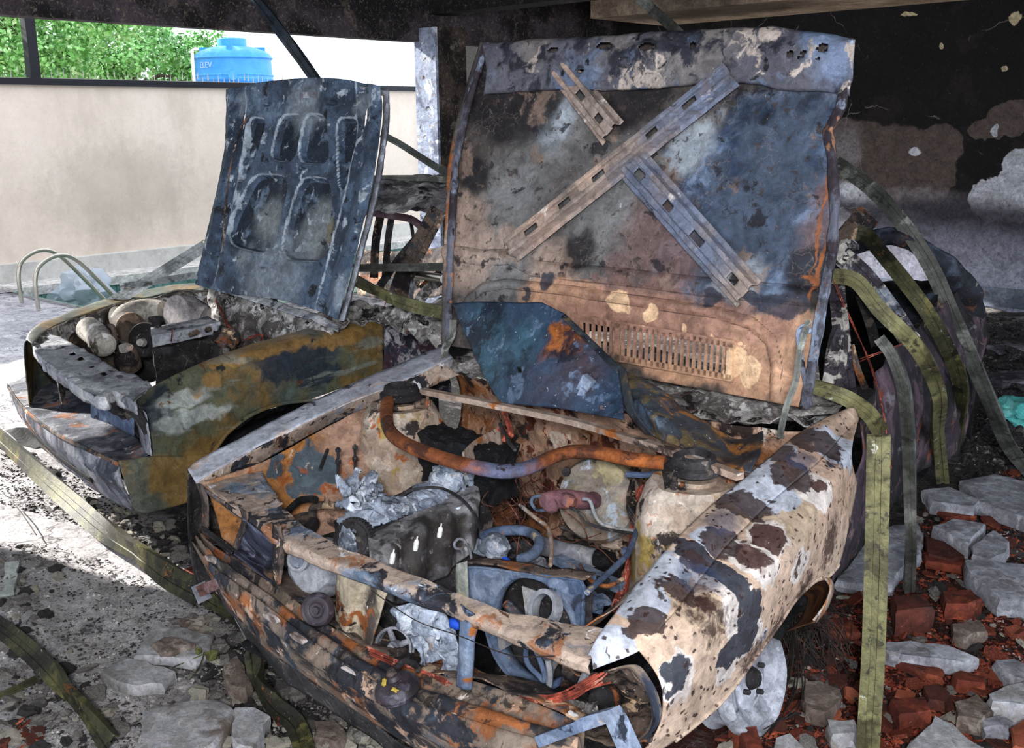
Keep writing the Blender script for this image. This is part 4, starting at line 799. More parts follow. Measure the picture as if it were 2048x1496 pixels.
MB().tube([PY(x, y, 1.95) for x, y in [(1086, 992), (1068, 994), (1063, 1006), (1074, 1020), (1094, 1020)]], .0045, 8, sm=5).build('brake_pipe', m_bluegrey, mcy)
MB().tube([PY(x, y, 1.98) for x, y in [(1166, 998), (1180, 1002), (1190, 1030), (1205, 1048), (1240, 1058), (1275, 1062)]], .0045, 8, sm=5).build('brake_pipe', m_alusm, mcy)
MB().tube([PY(x, y, 1.96) for x, y in [(1140, 1014), (1165, 1030), (1180, 1048), (1220, 1060), (1275, 1068)]], .004, 8, sm=5).build('brake_pipe', m_dark, mcy)
# black burnt heater block / battery
def block(name, P8, mat, parent, crump, cs, n=26):
    """rough block from top quad and bottom quad"""
    mb = MB(); T_, B_ = P8[:4], P8[4:]
    faces = [T_, [T_[0], T_[1], B_[1], B_[0]], [T_[1], T_[2], B_[2], B_[1]], [T_[2], T_[3], B_[3], B_[2]], [T_[3], T_[0], B_[0], B_[3]]]
    for q in faces:
        vs = []; fs = []
        for j in range(n):
            for i in range(n):
                u, v = i/(n-1), j/(n-1); p = (q[0]*(1-u)+q[1]*u)*(1-v)+(q[3]*(1-u)+q[2]*u)*v
                o = Vector((mn.noise(p*cs), mn.noise(p*cs+Vector((9, 0, 0))), mn.noise(p*cs+Vector((0, 9, 0)))+.4*mn.noise(p*cs*2.7)))*crump; vs.append(p+o)
        for j in range(n-1):
            for i in range(n-1): fs.append((j*n+i, j*n+i+1, (j+1)*n+i+1, (j+1)*n+i))
        mb.add(vs, fs)
    return mb.build(name, mat, parent, ang=50)
T_ = PZl([(838, 868), (985, 915), (1035, 893), (872, 842)], .80)
block('burnt_battery', T_+[p+Vector((0, 0, -.14)) for p in T_], m_black, car, .02, 22)
strip2('battery_tray_bracket', PZl([(925, 905), (950, 880), (1000, 852)], .82), [p+Vector((.01, 0, -.06)) for p in PZl([(925, 905), (950, 880), (1000, 852)], .82)], m_ltan, car)
strip2('battery_tray', PZl([(790, 925), (870, 945), (960, 960)], .66), PZl([(790, 925), (870, 955), (960, 985)], .60), m_rusty, car, crump=.01, cs=14)
MB().tube([PY(795, 925, 2.1), PY(800, 990, 2.05)], .024, 16).build('coolant_bottle_neck', mk('olive_scorched_tube', '6f6a52', [('n', '3c382c', 6, .55, .06)], bump=.2), car)
MB().lathe(PY(590, 1030, 1.62)+Vector((0, 0, -.03)), (-.1, -.4, 1), [(.004, .01), (.045, .008), (.06, 0), (.062, -.02), (.004, -.03)], 30).build('filler_disc', m_rusty, car)
MB().tube([PY(x, y, 1.62) for x, y in [(576, 1022), (598, 1002), (622, 998), (632, 1000)]], .010, 10, sm=4).build('hose', m_black, car)
MB().tube([PY(x, y, 1.66) for x, y in [(625, 1040), (626, 1016), (648, 1010), (680, 1012)]], .011, 10, sm=4).build('hose', m_rusty, car)
# engine
eng_t = [PZ(x, y, z) for x, y, z in [(735, 1068, .67), (790, 1040, .675), (850, 1010, .68), (905, 985, .69), (952, 962, .70)]]
eng_m = [PX(x, y, -1.80) for x, y in [(740, 1110), (800, 1095), (860, 1060), (915, 1035), (960, 1000)]]
eng_b = [PX(x, y, -1.78) for x, y in [(740, 1180), (805, 1208), (865, 1165), (915, 1130), (955, 1080)]]
m_eng = mk('smoked_alloy_head', '8f8d90', [('bn', '29221f', [(tuple(PX(x, y, -1.8)), r) for x, y, r in [(830, 1120, .10), (880, 1075, .09), (800, 1165, .07), (920, 1060, .05)]], .5, .95, 9, 1.2), ('s', '2c2523', (30, 30, 5), .55, .06, .8), ('n', '6a6a70', 6, .56, .06, .7), ('n', '2a2524', 9, .63, .04), ('n', 'b9b5b4', 14, .66, .04)], rough=.6, bump=.3)
eg = net('engine_head', [eng_t, eng_m, eng_b], m_eng, car, nu=120, nv=50, disp=lambda u, v, p: .008*math.sin(u*26)*sst(.15, .4, v)+.004*fbm(p, 18), thick=.004)
block('engine_block', [eng_t[0], eng_t[-1], eng_t[-1]+Vector((-.13, .02, 0)), eng_t[0]+Vector((-.13, 0, 0))]+[Vector((-1.76, 1.58, .35)), Vector((-1.8, 2.05, .35)), Vector((-2.05, 2.05, .35)), Vector((-2.05, 1.58, .35))], m_dark, car, .008, 14)
mb = MB()
for k in range(26):
    f = k/25; p = eng_t[0].lerp(eng_t[-1], f)+Vector((-.035+random.uniform(-.015, .015), 0, .012+.014*math.sin(f*9)))
    mb.rock(p, (.045, .03, .022+.02*(f > .75)), k, 3, .6)
mb.build('melted_rocker_cover', m_melt, eg)
MB().tube([p+Vector((.012, 0, .006)) for p in eng_t], .004, 6, sm=5).build('gasket_edge', m_dark, eg)
for x, y in [(785, 1116), (832, 1090), (880, 1064)]:
    p = PX(x, y, -1.775); a = Vector((.45, -.25, .15)).normalized()
    MB().lathe(p, PX(x, y-10, -1.775)-p+Vector((.003, 0, 0)), [(.003, -.014), (.006, -.014), (.007, -.004), (.006, 0), (.007, .004), (.0055, .012), (.002, .016), (.002, .024)], 12).build('spark_plug', mk('white_ceramic', 'eceae6', rough=.3, bump=0), eg)
gc = PY(706, 1080, 1.53); gax = Vector((.3, -1, .4)).normalized()
gm = MB().lathe(gc, gax, [(.01, .008), (.016, .01), (.02, .002), (.04, .0), (.046, .006), (.052, .006), (.052, -.018), (.01, -.018)], 44)
g1 = Vector((0, 0, 1)).cross(gax).normalized(); g2 = gax.cross(g1)
for k in range(36):
    a = k*math.pi/18; d_ = g1*math.cos(a)+g2*math.sin(a); R = Matrix((d_, gax.cross(d_), gax)).transposed(); gm.box(gc+d_*.053-gax*.006, (.005, .0045, .022), R)
gg = gm.build('timing_gear', m_dark, car)
MB().rock(gc+gax*.012+Vector((-.01, 0, -.01)), (.03, .012, .035), 4, 3, .8).build('melted_cover_remains', m_melt, gg)
net('melted_carburettor', [PZl([(672, 968), (715, 950), (745, 975)], .74), PZl([(680, 1000), (720, 985), (765, 1000)], .74), PZl([(700, 1030), (735, 1020), (768, 1020)], .68)], m_melt, car, nu=50, nv=40, crump=.05, cs=22, keep=lambda u, v, p: mn.noise(Vector(p)*34) > -.28)
mb = MB()
for k in range(12): mb.rock(PZ(random.uniform(690, 755), random.uniform(965, 1040), random.uniform(.6, .72)), (.028, .022, .02), k+40, 3, .8)
mb.build('melted_carburettor_lump', m_melt, car)
MB().rock(PY(921, 1040, 1.82), (.022, .02, .03), 9, 3, .5).tube([PY(921, 1030, 1.82), PY(916, 1014, 1.82)], .010, 12).build('thermostat_housing', m_melt, eg)
MB().tube([PX(x, y, -1.72) for x, y in [(926, 1110), (922, 1099), (911, 1096), (909, 1086), (918, 1078), (931, 1084), (940, 1104), (943, 1122)]], .0035, 8, sm=5).build('dipstick_tube', m_alusm, car)
MB().tube([PZ(x, y, .72) for x, y in [(804, 990), (830, 978), (880, 976), (920, 996), (950, 1030), (962, 1062)]], .004, 8, sm=5).build('cable', m_dark, car)
# clutter on the right of the engine
K = thing_parts
m_cl = m_bluegrey
MB().tube([PZ(x, y, .6) for x, y in [(965, 1072), (1000, 1062), (1050, 1062), (1078, 1080), (1070, 1105), (1040, 1120)]], .014, 12, sm=5).build('manifold_pipe', m_bluegrey, car)
MB().tube([PZ(1085, 1092, .5), PZ(1190, 1116, .5)], .026, 20).build('starter_motor', m_alusm, car)
MB().tube([PZ(1180, 1112, .5), PZ(1225, 1122, .5)], .024, 20).build('starter_solenoid', m_black, car)
MB().box(PZ(1175, 1145, .5), (.24, .035, .02), Matrix.Rotation(math.radians(-8), 3, 'Z')).build('cross_bar', m_bluegrey, car, smooth=False)
mb = MB().rock(PZ(990, 1095, .58), (.04, .035, .035), 3, 3, .3).lathe(PZ(953, 1092, .58), (-.3, -1, .6), [(.01, 0), (.016, .002), (.02, 0), (.022, -.03), (.016, -.04), (.01, -.04)], 20)
mb.build('distributor_body', m_melt, car)
MB().lathe(PZ(1012, 1125, .58), (0, -.6, .6), [(.002, .01), (.012, .01), (.013, 0), (.002, -.005)], 16).build('blue_cap', bpy.data.materials['bright_blue_plastic'], car)
MB().tube([PZ(x, y, .68) for x, y in [(1040, 1010), (1070, 1035), (1095, 1055), (1103, 1090), (1101, 1130)]], .005, 8, sm=5).build('cable', m_ltan, car)
MB().tube([PZ(x, y, .7) for x, y in [(1328, 952), (1305, 1000), (1290, 1012), (1262, 1095), (1240, 1125), (1190, 1170), (1174, 1185)]], .007, 8, sm=5).build('steel_pipe', m_bluegrey, car)
MB().tube([PZ(x, y, .62) for x, y in [(1160, 1130), (1180, 1160), (1215, 1172), (1245, 1158)]], .005, 8, sm=5).build('cable', m_rusty, car)
MB().tube([PZ(x, y, .78) for x, y in [(1252, 948), (1290, 950), (1322, 944)]], .008, 8, sm=4).build('hose', m_bluegrey, car)
MB().box(PZ(1272, 1105, .6), (.07, .02, .012), Matrix.Rotation(.2, 3, 'Z')).build('loom_clamp', m_bluegrey, car, smooth=False)
net('gearbox_casing', [PZl([(950, 1150), (1080, 1160), (1230, 1200)], .42), PZl([(940, 1060), (1090, 1060), (1260, 1085)], .40)], m_dark, car, nu=50, nv=40, crump=.05, cs=12)
for (n_, x, y, z, s_, m_) in [('engine_debris', 1150, 1060, .5, .03, m_rusty), ('engine_debris', 1040, 1100, .5, .03, m_dark), ('engine_debris', 1075, 1130, .5, .025, m_alu), ('engine_debris', 1215, 1080, .5, .03, m_ltan), ('engine_debris', 1020, 1190, .5, .03, m_rusty), ('engine_debris', 1110, 1185, .45, .03, m_alu), ('engine_debris', 1185, 1205, .5, .03, m_bluegrey), ('engine_debris', 1210, 1165, .5, .02, m_dark)]:
    MB().rock(PZ(x, y, z), (s_*1.3, s_, s_*.8), x, 3, .7).build(n_, m_, car)
for l_, m_ in (([(1000, 848), (1015, 880), (1030, 900)], m_dark), ([(640, 940), (655, 900)], m_dark)):
    MB().tube(PZl(l_, .85), .005, 6, sm=4).build('strap', m_, car)
for x, y in [(676, 960), (710, 955)]:
    MB().tube([PX(x, y, -2.25), PX(x, y-60, -2.25)], .004, 6).lathe(PX(x, y-62, -2.25), (0, 0, 1), [(.002, -.01), (.008, -.008), (.008, .0), (.002, .006)], 8).lathe(PX(x, y-40, -2.25), (0, 0, 1), [(.004, -.012), (.008, -.01), (.008, .0), (.004, .006)], 8).build('brake_line_union', m_dark, car)
bundle('pink_hose_tail', PZl([(1008, 825), (1016, 845), (1022, 870)], .86), 3, .004, .005, m_wire, car, 7)
bundle('pink_hose_tail', PZl([(992, 862), (1002, 862), (1004, 885)], .84), 2, .004, .006, m_wire, car, 8)
# front wheel, burnt bare, under the wing
wc = PZ(1516, 1358, .17); wax = Vector((.95, .02, .20)).normalized()
m_whl = mk('pale_burnt_alloy', 'a7a9b3', [('n', '85868f', 5, .5, .1), ('n', 'c9ccd6', 9, .58, .05), ('n', '4b4a50', 10, .64, .04)], bump=.3)
wh = MB().lathe(wc, wax, [(.02, -.02), (.07, -.02), (.085, -.03), (.10, -.012), (.125, -.002), (.135, -.008), (.142, .004), (.150, .006), (.155, -.002), (.153, -.04), (.135, -.06), (.135, -.10), (.15, -.12)], 56, wob=.03).build('wheel', m_whl, car)
MB().lathe(wc+wax*-.02, wax, [(.004, .022), (.022, .02), (.03, .006), (.034, -.005), (.004, -.005)], 24).build('hub', m_dark, wh)
for k in range(4):
    a = k*math.pi/2+.4; w1 = Vector((0, 0, 1)).cross(wax).normalized(); w2 = wax.cross(w1)
    MB().lathe(wc+(w1*math.cos(a)+w2*math.sin(a))*.05, wax, [(.002, .0), (.008, -.004), (.008, -.02), (.002, -.02)], 8).build('wheel_nut', m_dark, wh)
# ---------------------------------------------------------------- foreground car: cabin and tail
def P4(l): 
    o = []
    for x, y, k, v in l: o.append(PZ(x, y, v) if k == 'z' else (PY(x, y, v) if k == 'y' else PX(x, y, v)))
    return o
m_side = mk('dark_scorched_side', '3a2f38', [('n', '1b191d', 4, .5, .06), ('n', '6a5560', 5, .58, .06, .8), ('n', '7f6a64', 14, .62, .04, .8), ('n', '7c4128', 8, .66, .03), ('s', '8d8b90', (9, 3, 14), .66, .03, .7), ('n', '101012', 18, .64, .03)], bump=.4)
m_tail = mk('soot_blue_tail_panel', '262a33', [('n', '121317', 3, .5, .08), ('n', '566072', 4, .60, .06, .8), ('n', '6b4630', 6, .64, .04, .8), ('n', 'a39c8c', 14, .69, .03, .6)], bump=.3)
st = P4([(1718, 836, 'y', 2.62), (1745, 760, 'y', 3.0), (1775, 712, 'y', 3.3), (1822, 672, 'y', 3.7), (1893, 601, 'y', 4.3), (1950, 560, 'y', 4.75)])
sm_ = P4([(1706, 1000, 'y', 2.55), (1760, 900, 'y', 2.95), (1800, 850, 'y', 3.3), (1850, 790, 'y', 3.75), (1925, 720, 'y', 4.35), (1968, 650, 'y', 4.75)])
sb = P4([(1668, 1165, 'y', 2.42), (1735, 1078, 'y', 2.9), (1785, 1015, 'y', 3.3), (1845, 940, 'y', 3.85), (1918, 905, 'y', 4.4), (1948, 810, 'y', 4.75)])
net('side_panel', [st, sm_, sb], m_side, car, nu=80, nv=30, crump=.022, cs=5)
net('tail_panel', [P4([(1950, 560, 'y', 4.75), (1880, 560, 'y', 5.1), (1800, 560, 'y', 5.2), (1700, 570, 'y', 5.2)]), P4([(1968, 650, 'y', 4.75), (1900, 660, 'y', 5.2), (1800, 640, 'y', 5.3), (1700, 640, 'y', 5.3)]), P4([(1940, 880, 'y', 4.75), (1900, 850, 'y', 5.1), (1800, 800, 'y', 5.2), (1700, 760, 'y', 5.2)])], m_tail, car, nu=50, nv=24, crump=.02, cs=5)
arc_o = P4([(1655, 520, 'y', 4.3), (1690, 488, 'y', 4.3), (1740, 463, 'y', 4.3), (1790, 452, 'y', 4.3), (1840, 470, 'y', 4.35), (1885, 500, 'y', 4.4), (1925, 530, 'y', 4.5), (1962, 575, 'y', 4.6), (1972, 630, 'y', 4.7)])
arc_i = P4([(1660, 560, 'y', 4.3), (1700, 520, 'y', 4.3), (1745, 500, 'y', 4.3), (1790, 492, 'y', 4.3), (1835, 512, 'y', 4.35), (1868, 550, 'y', 4.4), (1890, 590, 'y', 4.5), (1910, 640, 'y', 4.6), (1915, 700, 'y', 4.7)])
net('roof_frame', [arc_o, [(a+b)/2+Vector((.02, -.04, .01)) for a, b in zip(arc_o, arc_i)], arc_i], m_tail, car, nu=80, nv=18, crump=.015, cs=8)
net('parcel_shelf', [P4([(1715, 600, 'y', 4.4), (1880, 565, 'y', 4.5)]), P4([(1740, 660, 'y', 3.9), (1870, 620, 'y', 4.0)])], m_tail, car, nu=40, nv=20, crump=.05, cs=6)
net('cabin_far_side', [P4([(1630, 560, 'y', 4.6), (1760, 560, 'y', 4.9), (1880, 580, 'y', 4.9)]), P4([(1640, 760, 'y', 4.2), (1760, 780, 'y', 4.3), (1870, 760, 'y', 4.3)])], m_black, car, nu=30, nv=30, crump=.04, cs=6)
m_pill = mk('flaking_white_pillar', '3f3940', [('n', 'c9c2ba', 9, .53, .03, .95), ('n', '211e22', 14, .58, .03), ('n', '7f8796', 7, .62, .04)], bump=.7)
def chan(name, pts, w, mat, parent, h=.35, tw=None, t=.003, sm=8, loc=None, away=1.0):
    P_, tws = smooth_path(pts, sm, list(tw) if tw else [0.0]*len(pts)); T_ = tangents(P_); ups = []
    for p, tg, a in zip(P_, T_, tws):
        u = (p-C0).normalized()*away; u = (u-tg*u.dot(tg)).normalized(); ups.append(Matrix.Rotation(math.radians(a), 3, tg) @ u)
    H = w*h; a = w/2
    pr = [(-a, H), (-a-.001, 0), (-a*.3, 0), (-a*.25, t*1.2), (a*.25, t*1.2), (a*.3, 0), (a+.001, 0), (a, H), (a-t, H), (a-t, t), (a*.3, t), (a*.25, t*2.4), (-a*.25, t*2.4), (-a*.3, t), (-a+t, t), (-a+t, H)]
    mb = MB().sweep(P_, pr, ups); return mb.build(name, mat, parent, ang=30, loc=loc)
chan('windscreen_pillar', P4([(1702, 830, 'y', 2.9), (1690, 740, 'y', 3.0), (1680, 640, 'y', 3.15), (1672, 560, 'y', 3.3)]), .05, m_pill, car)
chan('windscreen_pillar', P4([(1665, 770, 'y', 2.9), (1678, 700, 'y', 2.95), (1688, 660, 'y', 3.0)]), .06, m_pill, car, tw=[0, 30, 60])
chan('roof_rail', P4([(1684, 512, 'y', 3.6), (1730, 555, 'y', 3.6), (1780, 620, 'y', 3.6), (1822, 684, 'y', 3.6)]), .07, m_pill, car, h=.5)
chan('roof_rail', P4([(1672, 520, 'y', 3.5), (1690, 500, 'y', 3.5), (1700, 500, 'y', 3.55)]), .06, m_pill, car, tw=[0, 40, 80])
chan('door_frame', P4([(1702, 690, 'y', 3.1), (1716, 740, 'y', 3.05), (1730, 775, 'y', 3.0)]), .018, m_rusty, car)
chan('door_frame', P4([(1822, 675, 'y', 3.8), (1850, 640, 'y', 4.0), (1885, 605, 'y', 4.2)]), .03, m_rusty, car)
chan('bent_pillar', P4([(1720, 590, 'y', 3.4), (1738, 640, 'y', 3.3), (1752, 690, 'y', 3.2)]), .03, m_dark, car)
MB().box(PY(1702, 470, 4.3), (.22, .05, .1), Matrix.Rotation(-.9, 3, 'Y')).build('charred_timber_lodged', m_rusty, car, smooth=False)
bundle('thin_wire', P4([(1668, 560, 'y', 3.2), (1690, 610, 'y', 3.2), (1712, 660, 'y', 3.2), (1745, 740, 'y', 3.0), (1770, 830, 'y', 2.8), (1785, 940, 'y', 2.8)]), 2, .004, .0016, m_wire, car, 9)
bundle('thin_wire', P4([(1722, 720, 'y', 3.1), (1760, 705, 'y', 3.1), (1820, 685, 'y', 3.5)]), 2, .004, .0016, m_wire, car, 10)
# ---------------------------------------------------------------- loose sheet of metal over the scuttle
lp = thing('sheet_metal_panel', PY(1100, 760, 2.33), 'loose heat-blued steel panel with rust patches, slumped across the foreground car scuttle below the vents', 'metal panel')
def LP(l): return [PY(x, y, Y) for x, y, Y in l]
m_lp = mk('blued_panel_paint', '34455c', [('bn', '3f6272', [(tuple(PY(x, y, 2.35)), r) for x, y, r in [(1000, 750, .12), (960, 680, .1), (930, 630, .08), (1060, 690, .08)]], .6, .7, 5, .7), ('bn', 'a85f22', [(tuple(PY(x, y, 2.33)), r) for x, y, r in [(1140, 685, .075), (1110, 650, .04), (1165, 720, .05), (1180, 760, .035), (985, 745, .02), (1000, 700, .02)]], .3, .9, 12, 1.0), ('bn', '5a4036', [(tuple(PY(x, y, 2.33)), .12) for x, y in [(1190, 760), (1200, 800), (1150, 790)]], .6, .6, 6, .8), ('n', '1c2230', 5, .57, .05, .9), ('n', '7489a5', 9, .63, .04, .7), ('n', 'a0693c', 16, .69, .02, .8), ('v', 'c9d2dc', 40, .09, .03, .7)], bump=.25, rough=.5)
coons('flat_plate', LP([(1005, 806, 2.22), (1060, 812, 2.20), (1130, 818, 2.18), (1250, 842, 2.15)]), LP([(1250, 842, 2.15), (1246, 800, 2.2), (1240, 735, 2.27)]), LP([(902, 606, 2.44), (990, 604, 2.43), (1085, 604, 2.40), (1130, 628, 2.38), (1185, 680, 2.33), (1240, 735, 2.27)]), LP([(1005, 806, 2.22), (985, 782, 2.25), (950, 710, 2.34), (902, 606, 2.44)]), m_lp, lp, nu=90, nv=50, thick=.004, crump=.012, cs=5, sm=(1, 1, 0, 1),
      keep=lambda u, v, p: not (abs(u-.30) < .018 and abs(v-.36) < .035), bulge=(0, -.02, .01))
m_lp2 = mk('curled_panel_paint', '363b42', [('n', 'a0682a', 5, .56, .04, .9), ('n', '22242c', 8, .55, .05), ('n', '5d6f85', 6, .62, .05, .8), ('n', '6c5a3a', 9, .6, .04, .8), ('v', 'c9d2dc', 36, .09, .03, .7)], bump=.3, rough=.5)
net('curled_plate', [LP([(1240, 733, 2.26), (1290, 760, 2.24), (1350, 800, 2.25), (1420, 850, 2.26), (1470, 880, 2.25), (1528, 866, 2.25)]), LP([(1244, 770, 2.20), (1290, 810, 2.12), (1350, 850, 2.14), (1420, 895, 2.14), (1470, 915, 2.12), (1520, 905, 2.15)]), LP([(1250, 815, 2.15), (1290, 862, 2.14), (1350, 890, 2.10), (1400, 915, 2.06), (1450, 935, 2.06), (1500, 950, 2.08)])], m_lp2, lp, nu=80, nv=40, thick=.004, crump=.016, cs=7)
net('folded_flange', [LP([(1236, 730, 2.25), (1243, 780, 2.19), (1255, 825, 2.13), (1290, 868, 2.11)]), LP([(1250, 735, 2.22), (1262, 790, 2.14), (1275, 830, 2.10), (1310, 872, 2.08)])], m_lp2, lp, nu=30, nv=6)
net('folded_flange', [LP([(1130, 628, 2.37), (1185, 680, 2.32), (1240, 733, 2.26)]), LP([(1122, 634, 2.35), (1178, 690, 2.30), (1236, 748, 2.24)])], m_lp2, lp, nu=30, nv=5)
MB().box(PY(1172, 770, 2.22), (.035, .02, .05), Matrix.Rotation(.5, 3, 'Y')).box(PY(1166, 786, 2.21), (.018, .02, .03), Matrix.Rotation(.5, 3, 'Y')).build('clip', m_bluegrey, lp, smooth=False)

# ---------------------------------------------------------------- second car
car2 = thing('burnt_car', (-4.25, 3.6, 0), 'olive-brown burnt-out car behind, nearer the pool, its smaller bonnet raised', 'car')
H2O = Vector((0, 2.75, .88)); H2T = math.radians(18); H2N = Vector((0, -math.cos(H2T), math.sin(H2T))); H2X = Vector((1, 0, 0)); H2Y = Vector((0, math.sin(H2T), math.cos(H2T)))
def gp(x, y, off=0.0): return PP(x, y, H2O+H2N*off, H2N)
def g2(p): q = p-H2O; return (q.dot(H2X), q.dot(H2Y))
def gb(l): return [(tuple(gp(x, y)), r) for x, y, r in l]
def chaikin(P_, n=3):
    for _ in range(n):
        Q = []
        for i in range(len(P_)):
            a, b = P_[i], P_[(i+1) % len(P_)]; Q += [(a[0]*.84+b[0]*.16, a[1]*.84+b[1]*.16), (a[0]*.16+b[0]*.84, a[1]*.16+b[1]*.84)]
        P_ = Q
    return P_
pock = [chaikin([g2(gp(*p)) for p in P_]) for P_ in [
    [(574, 236), (617, 234), (602, 328), (552, 322)], [(622, 234), (664, 236), (672, 330), (608, 328)],
    [(518, 353), (580, 356), (588, 380), (562, 492), (538, 508), (478, 494), (468, 459)], [(612, 360), (673, 362), (679, 478), (656, 525), (589, 522), (575, 494)],
    [(510, 241), (546, 243), (526, 311), (500, 368), (487, 360)], [(685, 241), (727, 243), (717, 311), (700, 385), (690, 378)]]]
slots2 = [(g2(gp(x, y)), rx, ry) for x, y, rx, ry in [(549, 213, .032, .012), (681, 212, .032, .012), (576, 342, .018, .006), (620, 343, .02, .006), (450, 513, .026, .012), (543, 534, .028, .016), (690, 558, .02, .01)]]
thru = [(g2(gp(x, y)), rx, ry) for x, y, rx, ry in [(500, 249, .010, .04), (742, 240, .010, .04)]]
m_h2 = mk('slate_blue_bonnet_frame', '4a5a6e', [('n', '303b4b', 5, .5, .06), ('a', '1d232d', 8, -.35, .6, .85), ('n', '6f8094', 6, .59, .05, .8), ('bn', '8f9596', gb([(630, 470, .10), (540, 440, .09), (650, 430, .07), (500, 520, .06)]), .6, .75, 8, .8), ('bn', '8c7d52', gb([(668, 460, .05), (560, 330, .02)]), .5, .6, 8, .8), ('n', 'b4bcc4', 14, .62, .03, .9), ('n', '171a20', 12, .62, .04), ('bn', '8e969e', gb([(620, 215, .12), (500, 210, .06), (740, 215, .06), (700, 590, .08), (560, 560, .2)]), .4, .6, 14, 1.2), ('v', 'c4c9ce', 60, .10, .04, .5), ('a', 'aab4be', 30, .9, .72, .9)], rough=.6, bump=.4, warp=.02)  # pocket shade painted dark, ashy rims painted bright
def h2disp(u, v, p):
    q = g2(Vector(p)); d = min(poly_sd(q, P_) for P_ in pock); h = .040*sst(-.010, .012, d)
    for c, rx, ry in slots2:
        e = math.hypot((q[0]-c[0])/rx, (q[1]-c[1])/ry); h -= .018*(1-sst(.8, 1.1, e)); h += .004*(1-sst(.0, .5, abs(e-1.4)))
    h += .010*math.exp(-((u-.035)/.02)**2) + .010*math.exp(-((u-.955)/.02)**2) - .014*math.exp(-((u-.10)/.03)**2)*(1-v*.4) - .014*math.exp(-((u-.885)/.03)**2)
    h += .004*fbm(p, 12, 3) + .01*sst(.9, .97, v)
    return h
def h2keep(u, v, p):
    q = g2(Vector(p)); return all(((q[0]-c[0])/rx)**2+((q[1]-c[1])/ry)**2 > 1 for c, rx, ry in thru)
b2b = [(405, 572), (470, 590), (560, 600), (640, 622), (690, 642)]
b2r = [(690, 642), (706, 585), (728, 500), (758, 380), (777, 250), (778, 180)]
b2t = [(470, 186), (540, 172), (625, 164), (700, 166), (778, 180)]
b2l = [(405, 572), (414, 530), (440, 420), (462, 310), (466, 240), (470, 186)]
def h2shade(u, v, p):
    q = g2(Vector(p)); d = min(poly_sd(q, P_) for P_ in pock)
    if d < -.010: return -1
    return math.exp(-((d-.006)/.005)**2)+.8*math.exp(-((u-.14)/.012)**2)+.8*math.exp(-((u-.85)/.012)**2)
h2o = coons('bonnet', [gp(*p) for p in b2b], [gp(*p) for p in b2r], [gp(*p) for p in b2t], [gp(*p) for p in b2l], m_h2, car2, nu=200, nv=200, thick=.003, disp=h2disp, keep=h2keep, ang=60, sm=(1, 1, 1, 1), wear=h2shade)
def gs(l, off): return [gp(x, y, off) for x, y in l]
net('nose_lip', [gs(b2t, .0), gs([(x, y+4) for x, y in b2t], .04), gs([(x, y+14) for x, y in b2t], .02)], m_alu, h2o, nu=60, nv=10, crump=.004, cs=20)
net('edge_flange', [gs(b2r, .0), gs([(x-3, y) for x, y in b2r], .03), gs([(x-12, y) for x, y in b2r], .018)], m_alu, h2o, nu=60, nv=10, crump=.004, cs=20)
net('edge_flange', [gs(b2l, .0), gs([(x+4, y) for x, y in b2l], .028), gs([(x+12, y) for x, y in b2l], .018)], m_dark, h2o, nu=60, nv=10, crump=.004, cs=20)
MB().box(gp(622, 200, .03), (.14, .02, .07)).build('striker_plate', m_alu, h2o)
MB().tube(gs([(500, 232), (480, 260), (462, 330), (450, 420), (447, 510)], .04), .005, 6, sm=6).build('washer_hose', m_rusty, h2o)
# wing (right side, towards the camera)
def qx(x, y): return tuple(PX(x, y, -3.42))
m_ol = mk('olive_scorched_paint', '5e604c', [('n', '7a5f33', 2.6, .50, .06, .9), ('n', '4a5552', 3, .54, .06, .8), ('bn', '26303d', [(qx(600, 720), (.6, .2, .07)), (qx(640, 745), (.6, .14, .05)), (qx(320, 820), (.2, .07, .09)), (qx(560, 740), (.4, .1, .05)), (qx(370, 840), (.3, .12, .025))], .2, .9, 12, 1.0),
    ('bn', 'b0b5b0', [(qx(370, 800), (.3, .12, .03)), (qx(400, 830), (.3, .14, .03)), (qx(340, 850), (.3, .06, .04)), (qx(460, 700), (.3, .2, .03))], .3, .75, 12, 1.3), ('bn', '9b7642', [(qx(427, 762), (.3, .045, .035)), (qx(560, 690), (.4, .2, .04)), (qx(398, 788), (.3, .02, .02)), (qx(680, 680), (.4, .16, .03)), (qx(470, 720), (.4, .12, .03))], .2, .8, 8, .8),
    ('s', '8b8f88', (2, 3, 22), .62, .05, .6), ('n', '25282b', 12, .66, .03), ('n', '6b3d1f', 9, .68, .03), ('v', 'a8ada8', 50, .08, .03, .4)], rough=.55, bump=.2, warp=.02)
wt_ = P4([(266, 802, 'z', .74), (303, 775, 'z', .75), (352, 749, 'z', .765), (439, 712, 'z', .785), (527, 681, 'z', .80), (637, 655, 'z', .815), (767, 640, 'z', .83)])
wc_ = [PX(x, y, X) for x, y, X in [(284, 826, -3.46), (322, 800, -3.45), (372, 772, -3.45), (455, 735, -3.45), (540, 704, -3.45), (645, 676, -3.45), (767, 658, -3.45)]]
wm_ = [PX(x, y, -3.42) for x, y in [(300, 870), (345, 850), (400, 820), (475, 790), (555, 765), (650, 745), (767, 700)]]
wb_ = [PX(x, y, -3.43) for x, y in [(304, 912), (350, 912), (418, 912), (455, 866), (520, 818), (615, 800), (767, 745)]]
wn_ = net('wing', [wt_, wc_, wm_, wb_], m_ol, car2, nu=110, nv=50, crump=.006, cs=5)
